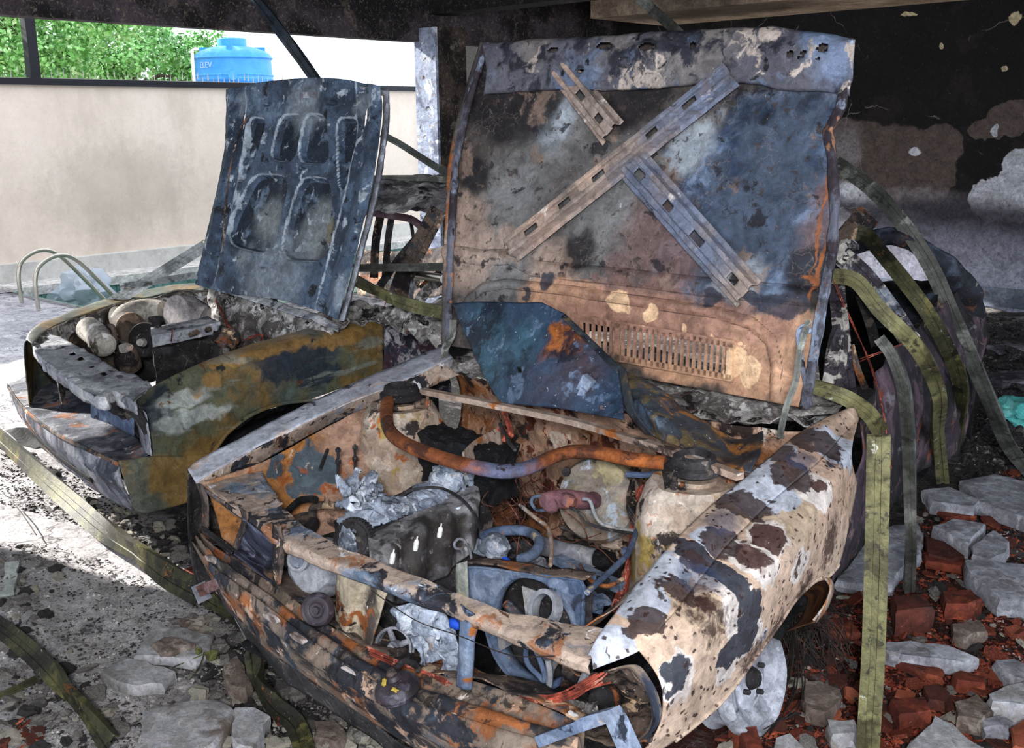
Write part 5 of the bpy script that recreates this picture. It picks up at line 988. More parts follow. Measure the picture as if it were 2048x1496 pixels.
net('wing_lower', [[PX(x, y, X) for x, y, X in [(237, 921, -3.44), (270, 918, -3.43), (304, 912, -3.43), (360, 912, -3.43), (424, 905, -3.43)]], [PX(x, y, X) for x, y, X in [(250, 965, -3.43), (280, 965, -3.42), (320, 960, -3.42), (370, 950, -3.42), (410, 935, -3.42)]], [PX(x, y, X) for x, y, X in [(268, 1021, -3.45), (290, 1026, -3.43), (320, 1020, -3.43), (370, 1006, -3.43), (425, 985, -3.43)]]], m_ol, car2, nu=50, nv=24, crump=.004, cs=6)
MB().tube([PX(x, y, -3.42) for x, y in [(424, 908), (440, 885), (457, 864), (497, 833), (545, 812), (600, 802), (650, 802)]], .008, 8, sm=5).build('arch_lip', m_ol, wn_)
net('wheel_arch_liner', [[PX(x, y, -3.45) for x, y in [(430, 900), (500, 832), (600, 802), (700, 806)]], [PX(x, y, -3.75) for x, y in [(430, 880), (500, 850), (600, 830), (700, 830)]], [PX(x, y, -3.7) for x, y in [(430, 960), (500, 930), (600, 900), (700, 890)]]], m_black, car2, nu=30, nv=20, crump=.03, cs=9)
net('headlamp_edge', [P4([(266, 806, 'y', 1.80), (290, 825, 'y', 1.80), (298, 860, 'y', 1.80), (304, 912, 'y', 1.79)]), P4([(252, 818, 'y', 1.84), (272, 840, 'y', 1.84), (282, 880, 'y', 1.84), (290, 905, 'y', 1.84)])], m_alu, car2, nu=30, nv=6, crump=.004, cs=20)
# front: bumper tray, face
m_b2 = mk('sooty_blue_bumper', '6a6d78', [('n', '3b3d48', 4, .5, .07), ('n', 'a7683a', 5, .60, .04, .9), ('n', 'a6a4a8', 6, .57, .06, .8), ('s', '2c2c34', (14, 5, 3), .6, .04, .7), ('n', '1f1e22', 14, .64, .03), ('n', 'd5d0cc', 18, .66, .03)], bump=.35)
f_r = P4([(60, 742, 'z', .50), (120, 772, 'z', .50), (190, 808, 'z', .50), (250, 850, 'z', .50), (302, 908, 'z', .49)])
f_f = P4([(16, 768, 'z', .47), (50, 815, 'z', .475), (110, 862, 'z', .48), (175, 895, 'z', .48), (240, 926, 'z', .47)])
f_m = P4([(20, 790, 'z', .42), (55, 842, 'z', .42), (115, 893, 'z', .42), (180, 935, 'z', .42), (246, 965, 'z', .41)])
f_b = P4([(34, 822, 'z', .33), (70, 875, 'z', .31), (130, 935, 'z', .29), (200, 985, 'z', .27), (268, 1021, 'z', .26)])
mid_ = [(a+b)/2+Vector((0, 0, -.012)) for a, b in zip(f_r, f_f)]
bm2 = net('bumper_bar', [f_r, mid_, f_f, f_m, f_b], m_b2, car2, nu=90, nv=40, crump=.006, cs=8, smr=False)
strip2('intake_slot', [a*.5+b*.5+Vector((0, -.012, .01)) for a, b in zip(f_m, f_b)][1:4], [a*.4+b*.6+Vector((0, -.012, -.0)) for a, b in zip(f_m, f_b)][1:4], m_black, bm2)
strip2('front_lip', [p+Vector((0, -.004, .004)) for p in f_f], [p+Vector((0, -.008, -.012)) for p in f_f], m_rusty, bm2, nu=60, nv=4)
# slam panel
s_o = P4([(60, 682, 'z', .76), (80, 715, 'z', .75), (133, 757, 'z', .74), (182, 788, 'z', .735), (209, 794, 'z', .73), (222, 783, 'z', .735), (268, 803, 'z', .735)])
s_i = P4([(95, 668, 'z', .77), (123, 676, 'z', .76), (165, 697, 'z', .755), (205, 722, 'z', .75), (238, 742, 'z', .75), (270, 750, 'z', .75), (306, 772, 'z', .75)])
m_slam = mk('ash_white_slam_panel', 'b3b4ba', [('n', '7c7d85', 5, .52, .06), ('n', '2f2f35', 9, .62, .04), ('n', 'd9d8d8', 11, .6, .04), ('n', '9a6b4c', 14, .68, .03)], bump=.7)
net('slam_panel', [[p+Vector((0, .01, -.05)) for p in s_o], s_o, s_i], m_slam, car2, nu=90, nv=20, crump=.008, cs=16, smr=False, keep=lambda u, v, p: not any(abs(u-c) < .014 and abs(v-.72) < .06 for c in (.2, .33, .42, .55, .68)))
net('radiator_front', [[p+Vector((0, .03, -.03)) for p in s_o], [p+Vector((0, .01, -.01)) for p in f_r]], m_dark, car2, nu=60, nv=16, crump=.012, cs=10)
net('radiator_tank', [P4([(182, 798, 'y', 1.88), (225, 810, 'y', 1.86), (268, 815, 'y', 1.84)]), P4([(182, 835, 'y', 1.88), (225, 850, 'y', 1.86), (268, 872, 'y', 1.84)])], m_bluegrey, car2, nu=24, nv=14)
net('front_corner', [P4([(52, 684, 'x', -5.0), (60, 676, 'x', -5.0), (80, 700, 'x', -4.9)]), P4([(60, 750, 'x', -5.0), (66, 745, 'x', -5.0), (85, 750, 'x', -4.9)])], m_tail, car2, nu=16, nv=16)
# far wing rails
r_o = P4([(52, 680, 'z', .78), (72, 652, 'z', .79), (120, 632, 'z', .80), (170, 612, 'z', .81), (231, 594, 'z', .83), (290, 580, 'z', .85), (350, 570, 'z', .87), (408, 566, 'z', .88)])
r_i = P4([(66, 690, 'z', .77), (90, 664, 'z', .78), (136, 642, 'z', .79), (184, 626, 'z', .80), (240, 606, 'z', .82), (300, 594, 'z', .84), (356, 582, 'z', .86), (412, 580, 'z', .87)])
r_l = P4([(100, 700, 'z', .72), (130, 672, 'z', .72), (180, 655, 'z', .73), (230, 640, 'z', .74), (290, 622, 'z', .76), (350, 605, 'z', .79), (412, 596, 'z', .82), (430, 594, 'z', .82)])
net('far_wing', [[p+Vector((-.05, 0, -.35)) for p in r_o], [p+Vector((-.04, 0, -.08)) for p in r_o], r_o, r_i], m_ol, car2, nu=70, nv=24, crump=.005, cs=8)
net('far_inner_wing', [r_i, r_l, [p+Vector((.06, 0, -.35)) for p in r_l]], m_ash, car2, nu=70, nv=24, crump=.015, cs=9)
MB().tube([p+Vector((0, 0, .008)) for p in r_l], .007, 6, sm=5).build('bonnet_seal_rail', m_slam, car2)
# bulkhead, scuttle
net('bulkhead', [P4([(412, 566, 'y', 2.82), (520, 600, 'y', 2.8), (600, 620, 'y', 2.78), (700, 640, 'y', 2.76)]), P4([(410, 640, 'y', 2.8), (490, 650, 'y', 2.76), (580, 660, 'y', 2.72), (670, 660, 'y', 2.7)]), P4([(400, 720, 'y', 2.8), (480, 710, 'y', 2.76), (560, 700, 'y', 2.72), (640, 690, 'y', 2.7)])], m_ash, car2, nu=70, nv=40, crump=.05, cs=8)
net('scuttle_edge', [P4([(412, 558, 'y', 2.78), (520, 592, 'y', 2.74), (620, 625, 'y', 2.72), (680, 650, 'y', 2.70)]), P4([(416, 574, 'y', 2.74), (520, 607, 'y', 2.70), (620, 640, 'y', 2.68), (676, 664, 'y', 2.66)])], m_slam, car2, nu=50, nv=8, crump=.01, cs=12)
net('scuttle_panel', [P4([(700, 620, 'z', .86), (790, 636, 'z', .84), (885, 650, 'z', .82)]), P4([(690, 646, 'z', .83), (770, 650, 'z', .82), (880, 692, 'z', .80)])], m_ash, car2, nu=60, nv=30, crump=.04, cs=12)
net('cowl_ash', [P4([(655, 618, 'z', .88), (720, 604, 'z', .88), (800, 616, 'z', .88), (885, 636, 'z', .88)]), P4([(640, 656, 'z', .83), (720, 645, 'z', .83), (767, 646, 'z', .83), (890, 700, 'z', .82)])], m_ash, car2, nu=70, nv=40, crump=.05, cs=11)
m_door2 = mk('ash_speckled_purple_door', '2f3442', [('n', '4a2f3a', 4, .5, .08), ('n', 'a8a2a6', 22, .55, .05), ('n', '1b1e28', 6, .58, .05), ('n', '8a5a5e', 16, .64, .04)], bump=.5)
net('door', [[PX(x, y, -3.44) for x, y in [(768, 642), (830, 655), (900, 690)]], [PX(x, y, -3.42) for x, y in [(768, 760), (830, 770), (900, 790)]]], m_door2, car2, nu=40, nv=30, crump=.01, cs=8)
net('engine_bay_floor', [[Vector((-5.0, 1.95, .25)), Vector((-3.5, 1.95, .25))], [Vector((-5.0, 2.9, .25)), Vector((-3.5, 2.9, .25))]], m_black, car2, nu=30, nv=30, crump=.04, cs=8)
net('near_inner_wing', [[p+Vector((-.07, .03, -.06)) for p in wt_[1:]], [p+Vector((-.14, .15, -.3)) for p in wt_[1:]]], m_black, car2, nu=50, nv=16, crump=.015, cs=9)
# engine 2
m_wo = mk('pale_mottled_casting', 'b7b0a6', [('n', '8d867e', 6, .52, .08), ('n', '4b423b', 12, .62, .04), ('n', 'e0dcd6', 8, .6, .05)], bump=.3)  # pale grey casting with random mottling
m_brn = mk('brown_scorched_iron', '4f4238', [('n', '2c2521', 6, .5, .08), ('n', '7d6a58', 9, .6, .05)], bump=.3)
def Zp(x, y, z): return PZ(x, y, z)
MB().tube([Zp(176, 657, .78), Zp(196, 672, .76), Zp(206, 690, .74)], [.055, .055, .05], 24).lathe(Zp(207, 690, .74), (Zp(206, 690, .74)-Zp(196, 672, .76)), [(.052, -.02), (.054, 0), (.045, .006), (.04, -.03)], 24).build('oil_filter', m_wo, car2)
MB().tube([Zp(232, 640, .74), Zp(262, 655, .74)], .07, 24).build('alternator', m_brn, car2)
MB().tube([Zp(165, 690, .66), Zp(200, 715, .64)], .075, 20).build('alternator_housing', m_brn, car2)
MB().lathe(Zp(252, 700, .66)+Vector((0, 0, -.04)), (.3, -.3, 1), [(.004, .06), (.04, .058), (.052, .045), (.055, .02), (.06, .0), (.058, -.05), (.03, -.07), (.004, -.07)], 30).build('fuel_pump', m_rusty, car2)
MB().tube([Zp(218, 652, .80), Zp(226, 655, .80), Zp(230, 680, .74), Zp(236, 720, .62), Zp(240, 745, .5)], .011, 10, sm=4).build('vertical_pipe', m_rusty, car2)
MB().lathe(Zp(290, 680, .70), (.7, -1, .25), [(.01, .02), (.03, .02), (.04, .01), (.078, .008), (.082, 0), (.082, -.03), (.01, -.04)], 40).build('crank_pulley', m_dark, car2)
MB().lathe(Zp(292, 738, .50), (.7, -1, .25), [(.01, .02), (.03, .02), (.06, .008), (.066, 0), (.066, -.03), (.01, -.04)], 36).build('crank_pulley', m_dark, car2)
MB().lathe(Zp(286, 685, .72), (.7, -1, .25), [(.006, .03), (.016, .03), (.02, .0)], 12).build('pulley_hub', m_wo, car2)
e_t = [Zp(302, 655, .76), Zp(415, 632, .78), Zp(440, 645, .78), Zp(305, 672, .76)]
block('rocker_cover', e_t+[p+Vector((0, 0, -.05)) for p in e_t], m_slam, car2, .006, 16)
e_b = [p+Vector((0, 0, -.06)) for p in e_t]
block('engine_block', e_b+[p+Vector((0, 0, -.45)) for p in e_t], m_dark, car2, .01, 14)
oc = Zp(312, 640, .80); MB().lathe(oc, (0, 0, 1), [(.004, .015), (.032, .015), (.034, .010), (.034, -.006), (.022, -.01), (.022, -.03), (.004, -.03)], 20).build('oil_filler_cap', m_rusty, car2)
MB().tube([Zp(238, 648, .74), Zp(255, 632, .78), Zp(290, 622, .79), Zp(325, 622, .79)], [.05, .06, .06, .05], 18, sm=4).build('air_cleaner_snorkel', m_wo, car2)
MB().tube([Zp(352, 626, .80), Zp(385, 628, .78), Zp(410, 636, .76)], [.085, .08, .06], 22, sm=4).build('air_duct', mk('purple_grey_duct', '6a5f66', [('n', 'b7b0ae', 3, .52, .08), ('n', '3c353b', 7, .6, .05)], bump=.2), car2)
ic = [Zp(345, 702, .56), Zp(368, 678, .62), Zp(392, 686, .60), Zp(402, 705, .54)]
MB().tube(ic, [.02, .034, .036, .03], 16, sm=5).build('intake_manifold', m_melt, car2)
MB().tube([Zp(395, 672, .64), Zp(420, 684, .62), Zp(436, 704, .55)], [.03, .035, .03], 16, sm=5).build('intake_manifold', m_melt, car2)
MB().tube([Zp(430, 668, .64), Zp(452, 680, .62), Zp(466, 700, .56)], [.03, .035, .025], 16, sm=5).build('intake_manifold', m_melt, car2)
strip2('manifold_flange', [Zp(330, 690, .58), Zp(400, 706, .56), Zp(472, 694, .56)], [Zp(340, 712, .54), Zp(400, 724, .52), Zp(474, 710, .52)], m_alu, car2)
for k, (x, y) in enumerate([(405, 664), (432, 660), (380, 670)]): MB().tube([Zp(x, y, .74), Zp(x+14, y-6, .76)], .012, 10).build('injector_stub', m_rusty, car2)
bundle('thin_wire', [Zp(425, 590, .84), Zp(440, 620, .8), Zp(452, 650, .76), Zp(470, 665, .72)], 2, .004, .003, m_wire, car2, 11)
bundle('thin_wire', [Zp(345, 660, .8), Zp(342, 690, .7), Zp(345, 720, .6), Zp(350, 750, .5)], 1, .002, .003, m_wire, car2, 12)
bundle('thin_wire', [Zp(490, 680, .74), Zp(505, 672, .76), Zp(524, 670, .76), Zp(520, 682, .74)], 2, .003, .003, m_wire, car2, 13)
for k in range(26):
    x, y = random.uniform(440, 640), random.uniform(600, 690); MB().rock(Zp(x, y, .74-.1*random.random()), (random.uniform(.02, .05),)*3, k, 3, .8).build('bulkhead_debris', (m_ash, m_rusty, m_dark)[k % 3], car2)
# greenhouse 2
m_roof2 = mk('crumpled_ash_roof', 'b9b6b9', [('n', '777377', 6, .52, .06), ('n', 'e0dee0', 8, .58, .05), ('n', '2a272a', 11, .60, .04), ('n', '7d5a3c', 10, .68, .03)], bump=.9, bscale=50)
net('roof', [[Vector((-5.0, 3.65, 1.22)), Vector((-4.5, 3.6, 1.23)), Vector((-3.6, 3.55, 1.22))], [Vector((-5.0, 3.85, 1.30)), Vector((-4.5, 3.85, 1.32)), Vector((-3.6, 3.8, 1.30))], [Vector((-5.0, 4.6, 1.33)), Vector((-4.4, 4.7, 1.34)), Vector((-3.7, 4.6, 1.33))], [Vector((-5.0, 5.3, 1.30)), Vector((-4.4, 5.4, 1.30)), Vector((-3.7, 5.3, 1.30))]], m_roof2, car2, nu=80, nv=60, crump=.035, cs=6)
chan('windscreen_pillar', P4([(878, 418, 'y', 3.55), (845, 480, 'y', 3.4), (812, 545, 'y', 3.2), (790, 610, 'y', 3.0)]), .085, m_rusty, car2, h=.4)
chan('windscreen_pillar', P4([(852, 455, 'y', 3.5), (800, 515, 'y', 3.4), (760, 572, 'y', 3.2)]), .035, m_dark, car2)
chan('door_pillar', P4([(764, 418, 'y', 4.4), (752, 480, 'y', 4.3), (748, 555, 'y', 4.2)]), .05, m_rusty, car2)
chan('door_pillar', P4([(786, 418, 'y', 4.4), (776, 480, 'y', 4.3), (770, 560, 'y', 4.2)]), .04, m_dark, car2)
chan('door_pillar', P4([(820, 430, 'y', 4.8), (828, 480, 'y', 4.8), (842, 540, 'y', 4.8)]), .022, m_dark, car2)
MB().tube(P4([(735, 424, 'y', 4.2), (790, 432, 'y', 4.2), (825, 440, 'y', 4.2), (848, 460, 'y', 4.2)]), .022, 12, sm=5).build('grab_rail', mk('maroon_tube', '4a3138', [('n', '6b5560', 8, .55, .06)], bump=.1), car2)
net('far_side_panel', [P4([(715, 502, 'y', 5.0), (800, 500, 'y', 5.0), (900, 492, 'y', 5.0)]), P4([(715, 590, 'y', 4.8), (800, 600, 'y', 4.8), (900, 590, 'y', 4.8)])], m_rusty, car2, nu=50, nv=24, crump=.04, cs=7)
net('cabin_floor', [[Vector((-5.0, 2.9, .55)), Vector((-3.5, 2.9, .55))], [Vector((-5.0, 5.2, .5)), Vector((-3.5, 5.2, .5))]], m_black, car2, nu=20, nv=20, crump=.06, cs=5)
chan('seat_frame', P4([(845, 580, 'y', 3.6), (865, 560, 'y', 3.7), (885, 545, 'y', 3.8)]), .05, m_rusty, car2)
chan('seat_frame', P4([(830, 620, 'y', 3.4), (850, 585, 'y', 3.5), (880, 560, 'y', 3.6)]), .05, m_ash, car2)
chan('door_frame', P4([(826, 560, 'y', 3.2), (822, 595, 'y', 3.1), (826, 620, 'y', 3.0)]), .02, m_alu, car2)
# ---------------------------------------------------------------- bent metal strips
m_galv = mk('scorched_olive_galvanised', '706d4c', [('n', '87835a', 4, .5, .1), ('n', '4f4a34', 6, .55, .06, .9), ('n', '36342e', 22, .60, .04, .8), ('n', '7d5a34', 5, .64, .04, .7), ('n', 'b7b5a4', 18, .67, .02)], rough=.5, metal=.25, bump=.3)
m_galvd = mk('dark_olive_galvanised', '4c4b30', [('n', '2b2a20', 5, .50, .08), ('n', '7a7242', 5, .60, .05, .8), ('n', '191813', 14, .58, .04, .7), ('n', '8a5a30', 8, .66, .03), ('v', 'c9c6bb', 40, .09, .03, .6)], rough=.5, metal=.25, bump=.35)
m_galvg = mk('grey_green_galvanised', '6b6c66', [('n', '494a45', 5, .5, .08), ('n', '9a9c94', 7, .60, .05, .8), ('n', '2e322d', 16, .62, .04, .8)], rough=.45, metal=.3, bump=.25)
m_galvw = mk('pale_galvanised', '9a9d9c', [('n', '6d7070', 6, .52, .07), ('n', 'c2c5c6', 7, .6, .05), ('n', '3b3a38', 14, .62, .04, .9), ('n', '7a5a40', 12, .68, .03)], rough=.45, metal=.3, bump=.3)
G_ST = None
def strip(label, pts, w, mat, h=.35, tw=None, group=None, away=1.0, sm=10, name='metal_strip'):
    o = chan(name, P4(pts), w, mat, None, h=h, tw=tw, sm=sm, away=away); return top(o, label, 'metal strip', group)
strip('long straight olive metal strip hanging from the cream wing down to the bottom edge', [(1757, 868, 'y', 2.52), (1757, 900, 'y', 2.50), (1753, 1100, 'y', 2.47), (1747, 1300, 'y', 2.44), (1739, 1440, 'y', 2.42), (1735, 1515, 'y', 2.42)], .056, m_galv, h=.25, sm=12)
strip('short olive strip bridging from the big bonnet corner to the cream wing', [(1622, 772, 'y', 2.55), (1660, 784, 'y', 2.6), (1700, 800, 'y', 2.62), (1740, 830, 'y', 2.60), (1762, 866, 'y', 2.56)], .042, m_galv, h=.2, tw=[40, 20, 0, 0, 20])
strip('narrow pale green strip curving down beside the long olive strip to the concrete slab', [(1758, 676, 'y', 2.95), (1785, 715, 'y', 2.95), (1805, 780, 'y', 2.95), (1814, 880, 'y', 3.0), (1819, 1000, 'y', 3.05), (1822, 1090, 'y', 3.12), (1820, 1186, 'y', 3.28)], .032, m_galvg, h=.9, tw=[0, 10, 20, 20, 10, 0, -20])
strip('olive strip curving from behind the bonnet over the car side, ending on the grey slab', [(1662, 552, 'y', 3.2), (1712, 562, 'y', 3.2), (1762, 622, 'y', 3.2), (1822, 682, 'y', 3.25), (1860, 742, 'y', 3.35), (1880, 800, 'y', 3.5), (1878, 870, 'y', 3.8), (1886, 968, 'y', 4.2)], .048, m_galv, tw=[0, 0, 0, 10, 20, -20, -40, 0], h=.4)
strip('brown-yellow strip arching over the rear side window of the foreground car', [(1714, 466, 'y', 4.0), (1732, 470, 'y', 4.0), (1755, 496, 'y', 3.95), (1800, 552, 'y', 3.9), (1852, 620, 'y', 3.9), (1897, 702, 'y', 4.0), (1920, 769, 'y', 4.15), (1915, 833, 'y', 4.3), (1902, 905, 'y', 4.4)], .055, m_galvd, tw=[0, 0, 0, 10, 0, 0, 20, 30, 30], h=.35)
strip('longest grey-green strip sweeping from behind the bonnet over the tail to the right floor', [(1670, 325, 'y', 4.4), (1740, 375, 'y', 4.35), (1800, 440, 'y', 4.3), (1860, 530, 'y', 4.3), (1900, 620, 'y', 4.3), (1940, 715, 'y', 4.4), (1985, 820, 'y', 4.65), (2015, 890, 'y', 4.85), (2060, 945, 'z', .02)], .062, m_galvg, tw=[0, 0, 0, 0, 0, 20, 30, 20, 0], h=.3)
strip('thin strap dangling in front of the big bonnet bottom right corner', [(1618, 640, 'y', 2.42), (1600, 700, 'y', 2.38), (1592, 760, 'y', 2.36), (1574, 810, 'y', 2.34), (1562, 862, 'y', 2.33), (1564, 876, 'y', 2.33)], .014, m_galvg, h=.3)
strip('short curved strap at the lower left corner of the big bonnet', [(906, 640, 'y', 2.43), (904, 668, 'y', 2.42), (890, 700, 'y', 2.41), (892, 728, 'y', 2.41), (908, 760, 'y', 2.41)], .022, m_galvg, h=.3)
strip('long twisted olive strip running from the left frame edge under the foreground car bumper', [(-20, 862, 'z', .05), (90, 960, 'z', .05), (150, 1012, 'z', .05), (205, 1060, 'z', .06), (260, 1100, 'z', .08), (330, 1150, 'z', .10), (400, 1188, 'z', .08)], .085, m_galvd, tw=[60, 20, 0, 20, 60, 20, 0], h=.3)
strip('dark twisted strip dropping beneath the bumper, then pale towards the bottom edge', [(400, 1188, 'z', .07), (450, 1222, 'z', .07), (487, 1262, 'z', .08), (505, 1310, 'z', .10), (512, 1366, 'z', .06), (548, 1412, 'z', .04), (590, 1448, 'z', .04), (612, 1510, 'z', .04)], .055, m_galvd, tw=[0, 60, 80, 20, 70, 20, 0, 0], h=.3)
strip('thin folded strip under the left end of the foreground bumper beside the dark twisted strip', [(448, 1180, 'z', .12), (470, 1225, 'z', .10), (492, 1275, 'z', .08), (506, 1330, 'z', .06)], .02, m_galvw, tw=[0, 30, 60, 60], h=.4)
strip('twisted strip with brown trough in the bottom left corner', [(-20, 1240, 'z', .04), (40, 1286, 'z', .04), (90, 1334, 'z', .05), (130, 1385, 'z', .05), (170, 1430, 'z', .04), (215, 1490, 'z', .03)], .06, m_galvd, tw=[0, 0, 20, 70, 60, 30], h=.3)
strip('small dark straight strip at the left frame edge below the twisted trough', [(-10, 1396, 'z', .02), (36, 1376, 'z', .02), (76, 1356, 'z', .02)], .02, m_galvd)
strip('dark strip hanging from the ceiling towards the smaller bonnet top', [(500, -12, 'y', 3.4), (528, 22, 'y', 3.4), (562, 66, 'y', 3.4), (600, 120, 'y', 3.45), (636, 172, 'y', 3.5)], .052, mk('dark_blue_painted_metal', '2b343e', [('n', '1a1f26', 6, .5, .1), ('n', '4c5a68', 8, .62, .05)], bump=.15, rough=.5), tw=[40, 30, 10, 40, 40], h=.5)
strip('grey strip studded with nails crossing between the two bonnets', [(762, 268, 'y', 4.4), (800, 288, 'y', 4.3), (850, 320, 'y', 4.2), (898, 350, 'y', 4.1)], .038, m_galvg, h=.4)
strip('grey strip hanging from the ceiling above the big bonnet', [(1268, -15, 'y', 4.6), (1300, 15, 'y', 4.6), (1335, 45, 'y', 4.5), (1365, 75, 'y', 4.4)], .05, m_galvg, h=.3)
strip('pale L-shaped strip leaning from the far wing of the second car to its bonnet edge', [(218, 608, 'y', 2.5), (280, 572, 'y', 2.6), (340, 535, 'y', 2.7), (410, 492, 'y', 2.8)], .055, m_galvw, h=.5)
strip('thin pale level strip sticking out left from the smaller bonnet over the far wing', [(240, 574, 'y', 2.45), (330, 560, 'y', 2.6), (407, 548, 'y', 2.77)], .03, m_galvw)
strip('straight grey strip spanning behind the smaller bonnet to the big bonnet edge', [(705, 536, 'y', 3.05), (790, 535, 'y', 3.0), (888, 534, 'y', 2.9)], .032, m_galvg, h=.4)
strip('curled olive-white strip under the straight grey strip between the bonnets', [(712, 562, 'y', 2.95), (750, 582, 'y', 2.9), (800, 604, 'y', 2.85), (850, 618, 'y', 2.82), (888, 626, 'y', 2.8)], .05, m_galv, tw=[20, 50, 20, -10, -30], h=.2)
strip('thin nail-studded strip lying on the second car roof', [(745, 356, 'y', 4.2), (830, 356, 'y', 4.1), (900, 360, 'y', 4.0)], .03, m_galvg)
o = MB().tube(P4([(830, 548, 'y', 3.3), (888, 558, 'y', 3.2)]), .02, 16).build('metal_tube', m_steel); top(o, 'short shiny steel tube end poking out beside the big bonnet edge', 'metal tube')
o = MB().tube(P4([(250, 1000, 'z', .01), (130, 900, 'z', .01)]), .0, 4)
def bentwire(label, pts, r, mat, n=3, sp=.006, seed=1):
    rng = random.Random(seed); mb = MB()
    for k in range(n):
        mb.tube([p+Vector((rng.gauss(0, sp), rng.gauss(0, sp), abs(rng.gauss(0, sp*.5)))) for p in P4(pts)], r, 5, sm=5)
    return top(mb.build('wire', mat), label, 'wire')
bentwire('thin black wire lying across the pale floor at left', [(20, 1005, 'z', .02), (50, 1030, 'z', .02), (78, 1070, 'z', .015)], .0025, m_blackwire, 1)
bentwire('loose reddish wire on the floor beside the concrete slab behind the long olive strip', [(1690, 1130, 'z', .02), (1700, 1150, 'z', .03), (1712, 1172, 'z', .02), (1728, 1185, 'z', .02)], .003, m_wire, 1)
bentwire('thin wire drooping across the grille opening of the foreground car', [(742, 1180, 'y', 1.34), (830, 1240, 'y', 1.33), (920, 1272, 'y', 1.33), (1020, 1310, 'y', 1.33), (1110, 1312, 'y', 1.34)], .0012, m_blackwire, 1, 0)
# tyre bead wires spilling by the wheel
rng = random.Random(12); mb = MB()
for k in range(110):
    p = PZ(1585+rng.gauss(0, 14), 1245+rng.gauss(0, 8), .12); e = PZ(1600+rng.uniform(-40, 110), 1300+rng.uniform(-20, 60), .02); m_ = (p+e)/2+Vector((rng.gauss(0, .03), rng.gauss(0, .03), .05+rng.random()*.04))
    mb.tube([p, m_, e], .0014, 4, sm=4)
for k in range(9):
    p = PZ(1590, 1245, .14); e = PZ(rng.uniform(1400, 1560), rng.uniform(1440, 1500), .03); m_ = PZ(rng.uniform(1560, 1610), 1380+rng.uniform(-20, 20), .05); mb.tube([p, m_, e], .002, 4, sm=5)
tw_ = mb.build('tyre_wire_tangle', m_blackwire); top(tw_, 'tangle of thin black tyre wires spilling onto rubble beside the bare wheel', 'wire tangle'); tw_['kind'] = 'stuff'

# ---------------------------------------------------------------- rubble
m_conc = mk('broken_concrete', 'a9aab2', [('n', '8b8b92', 7, .5, .1), ('n', 'c3c4cc', 16, .56, .05, .7), ('n', '6a5c52', 5, .63, .05, .7), ('v', '37343a', 40, .07, .03, .6)], bump=.45, local=True, rough=.85)
m_concw = mk('broken_pale_concrete', 'b4b3b5', [('n', '9c9795', 7, .5, .1), ('n', 'b9bac0', 16, .56, .05, .7), ('n', '7d6a5b', 4, .62, .05, .8), ('v', '3a3636', 40, .07, .03, .6)], bump=.45, local=True, rough=.85)
m_mort = mk('tan_mortar', '84746a', [('n', '6a5b52', 9, .5, .1), ('n', 'a59a90', 16, .58, .05, .8), ('n', '4a4038', 12, .64, .04)], bump=.8, local=True, rough=.9)
m_brick = mk('terracotta', '7f3c2a', [('n', '5e2b20', 9, .5, .1), ('n', 'b05a3c', 7, .58, .05, .7), ('n', '2c211f', 6, .62, .04, .9), ('n', 'b9a79c', 18, .68, .03, .7), ('r', '3a2420', .75, .62, .8), ('r', 'b8684a', .5, .2, .1)], bump=.3, local=True, rough=.8)
m_stone = mk('plaster_crumb', '8f8984', [('n', '6b645f', 9, .5, .1), ('n', 'b5b0aa', 12, .58, .05, .8), ('r', '2c2828', .9, .60, .72), ('r', 'c3bba9', .7, .3, .2)], bump=.6, local=True, rough=.9)
def slabpoly(name, label, cat, px, mat, th, z=.0, rough_=.01, tilt=0.0, group=None, seed=0, crumb=None):
    P_ = [PZ(x, y, z+th) for x, y in px]; c = sum(P_, Vector())/len(P_); rng = random.Random(seed+len(px))
    out = []
    for i in range(len(P_)):
        a, b = P_[i], P_[(i+1) % len(P_)]
        m = max(2, int((b-a).length/.035))
        for k in range(m): out.append(a.lerp(b, k/m)+Vector((rng.gauss(0, rough_*.35), rng.gauss(0, rough_*.35), 0)))
    n = len(out); rings = [(.0, 0, 1), (.35, .0, 1), (.7, 0, 1), (.95, 0, 1), (1.0, -.12, 1), (1.03, -.55, 1), (.99, -1, 1)]
    vs = [c+Vector((0, 0, .002))]; fs = []
    for (s, dz, _) in rings[1:]:
        for p in out:
            q = c+(p-c)*s; q.z = q.z + dz*th + (.004*fbm(q, 14, seed) if dz == 0 else 0) ; q.x += (rng.gauss(0, .003) if dz < 0 else 0); q.z += tilt*(q-c).x
            vs.append(q)
    for k in range(n): fs.append((0, 1+k, 1+(k+1) % n))
    for j in range(len(rings)-2):
        for k in range(n): fs.append((1+j*n+k, 1+(j+1)*n+k, 1+(j+1)*n+(k+1) % n, 1+j*n+(k+1) % n))
    fs.append(tuple(1+(len(rings)-2)*n+k for k in range(n)))
    o = link(name, vs, fs, mat, None, smooth=True, ang=35); top(o, label, cat, group); return o
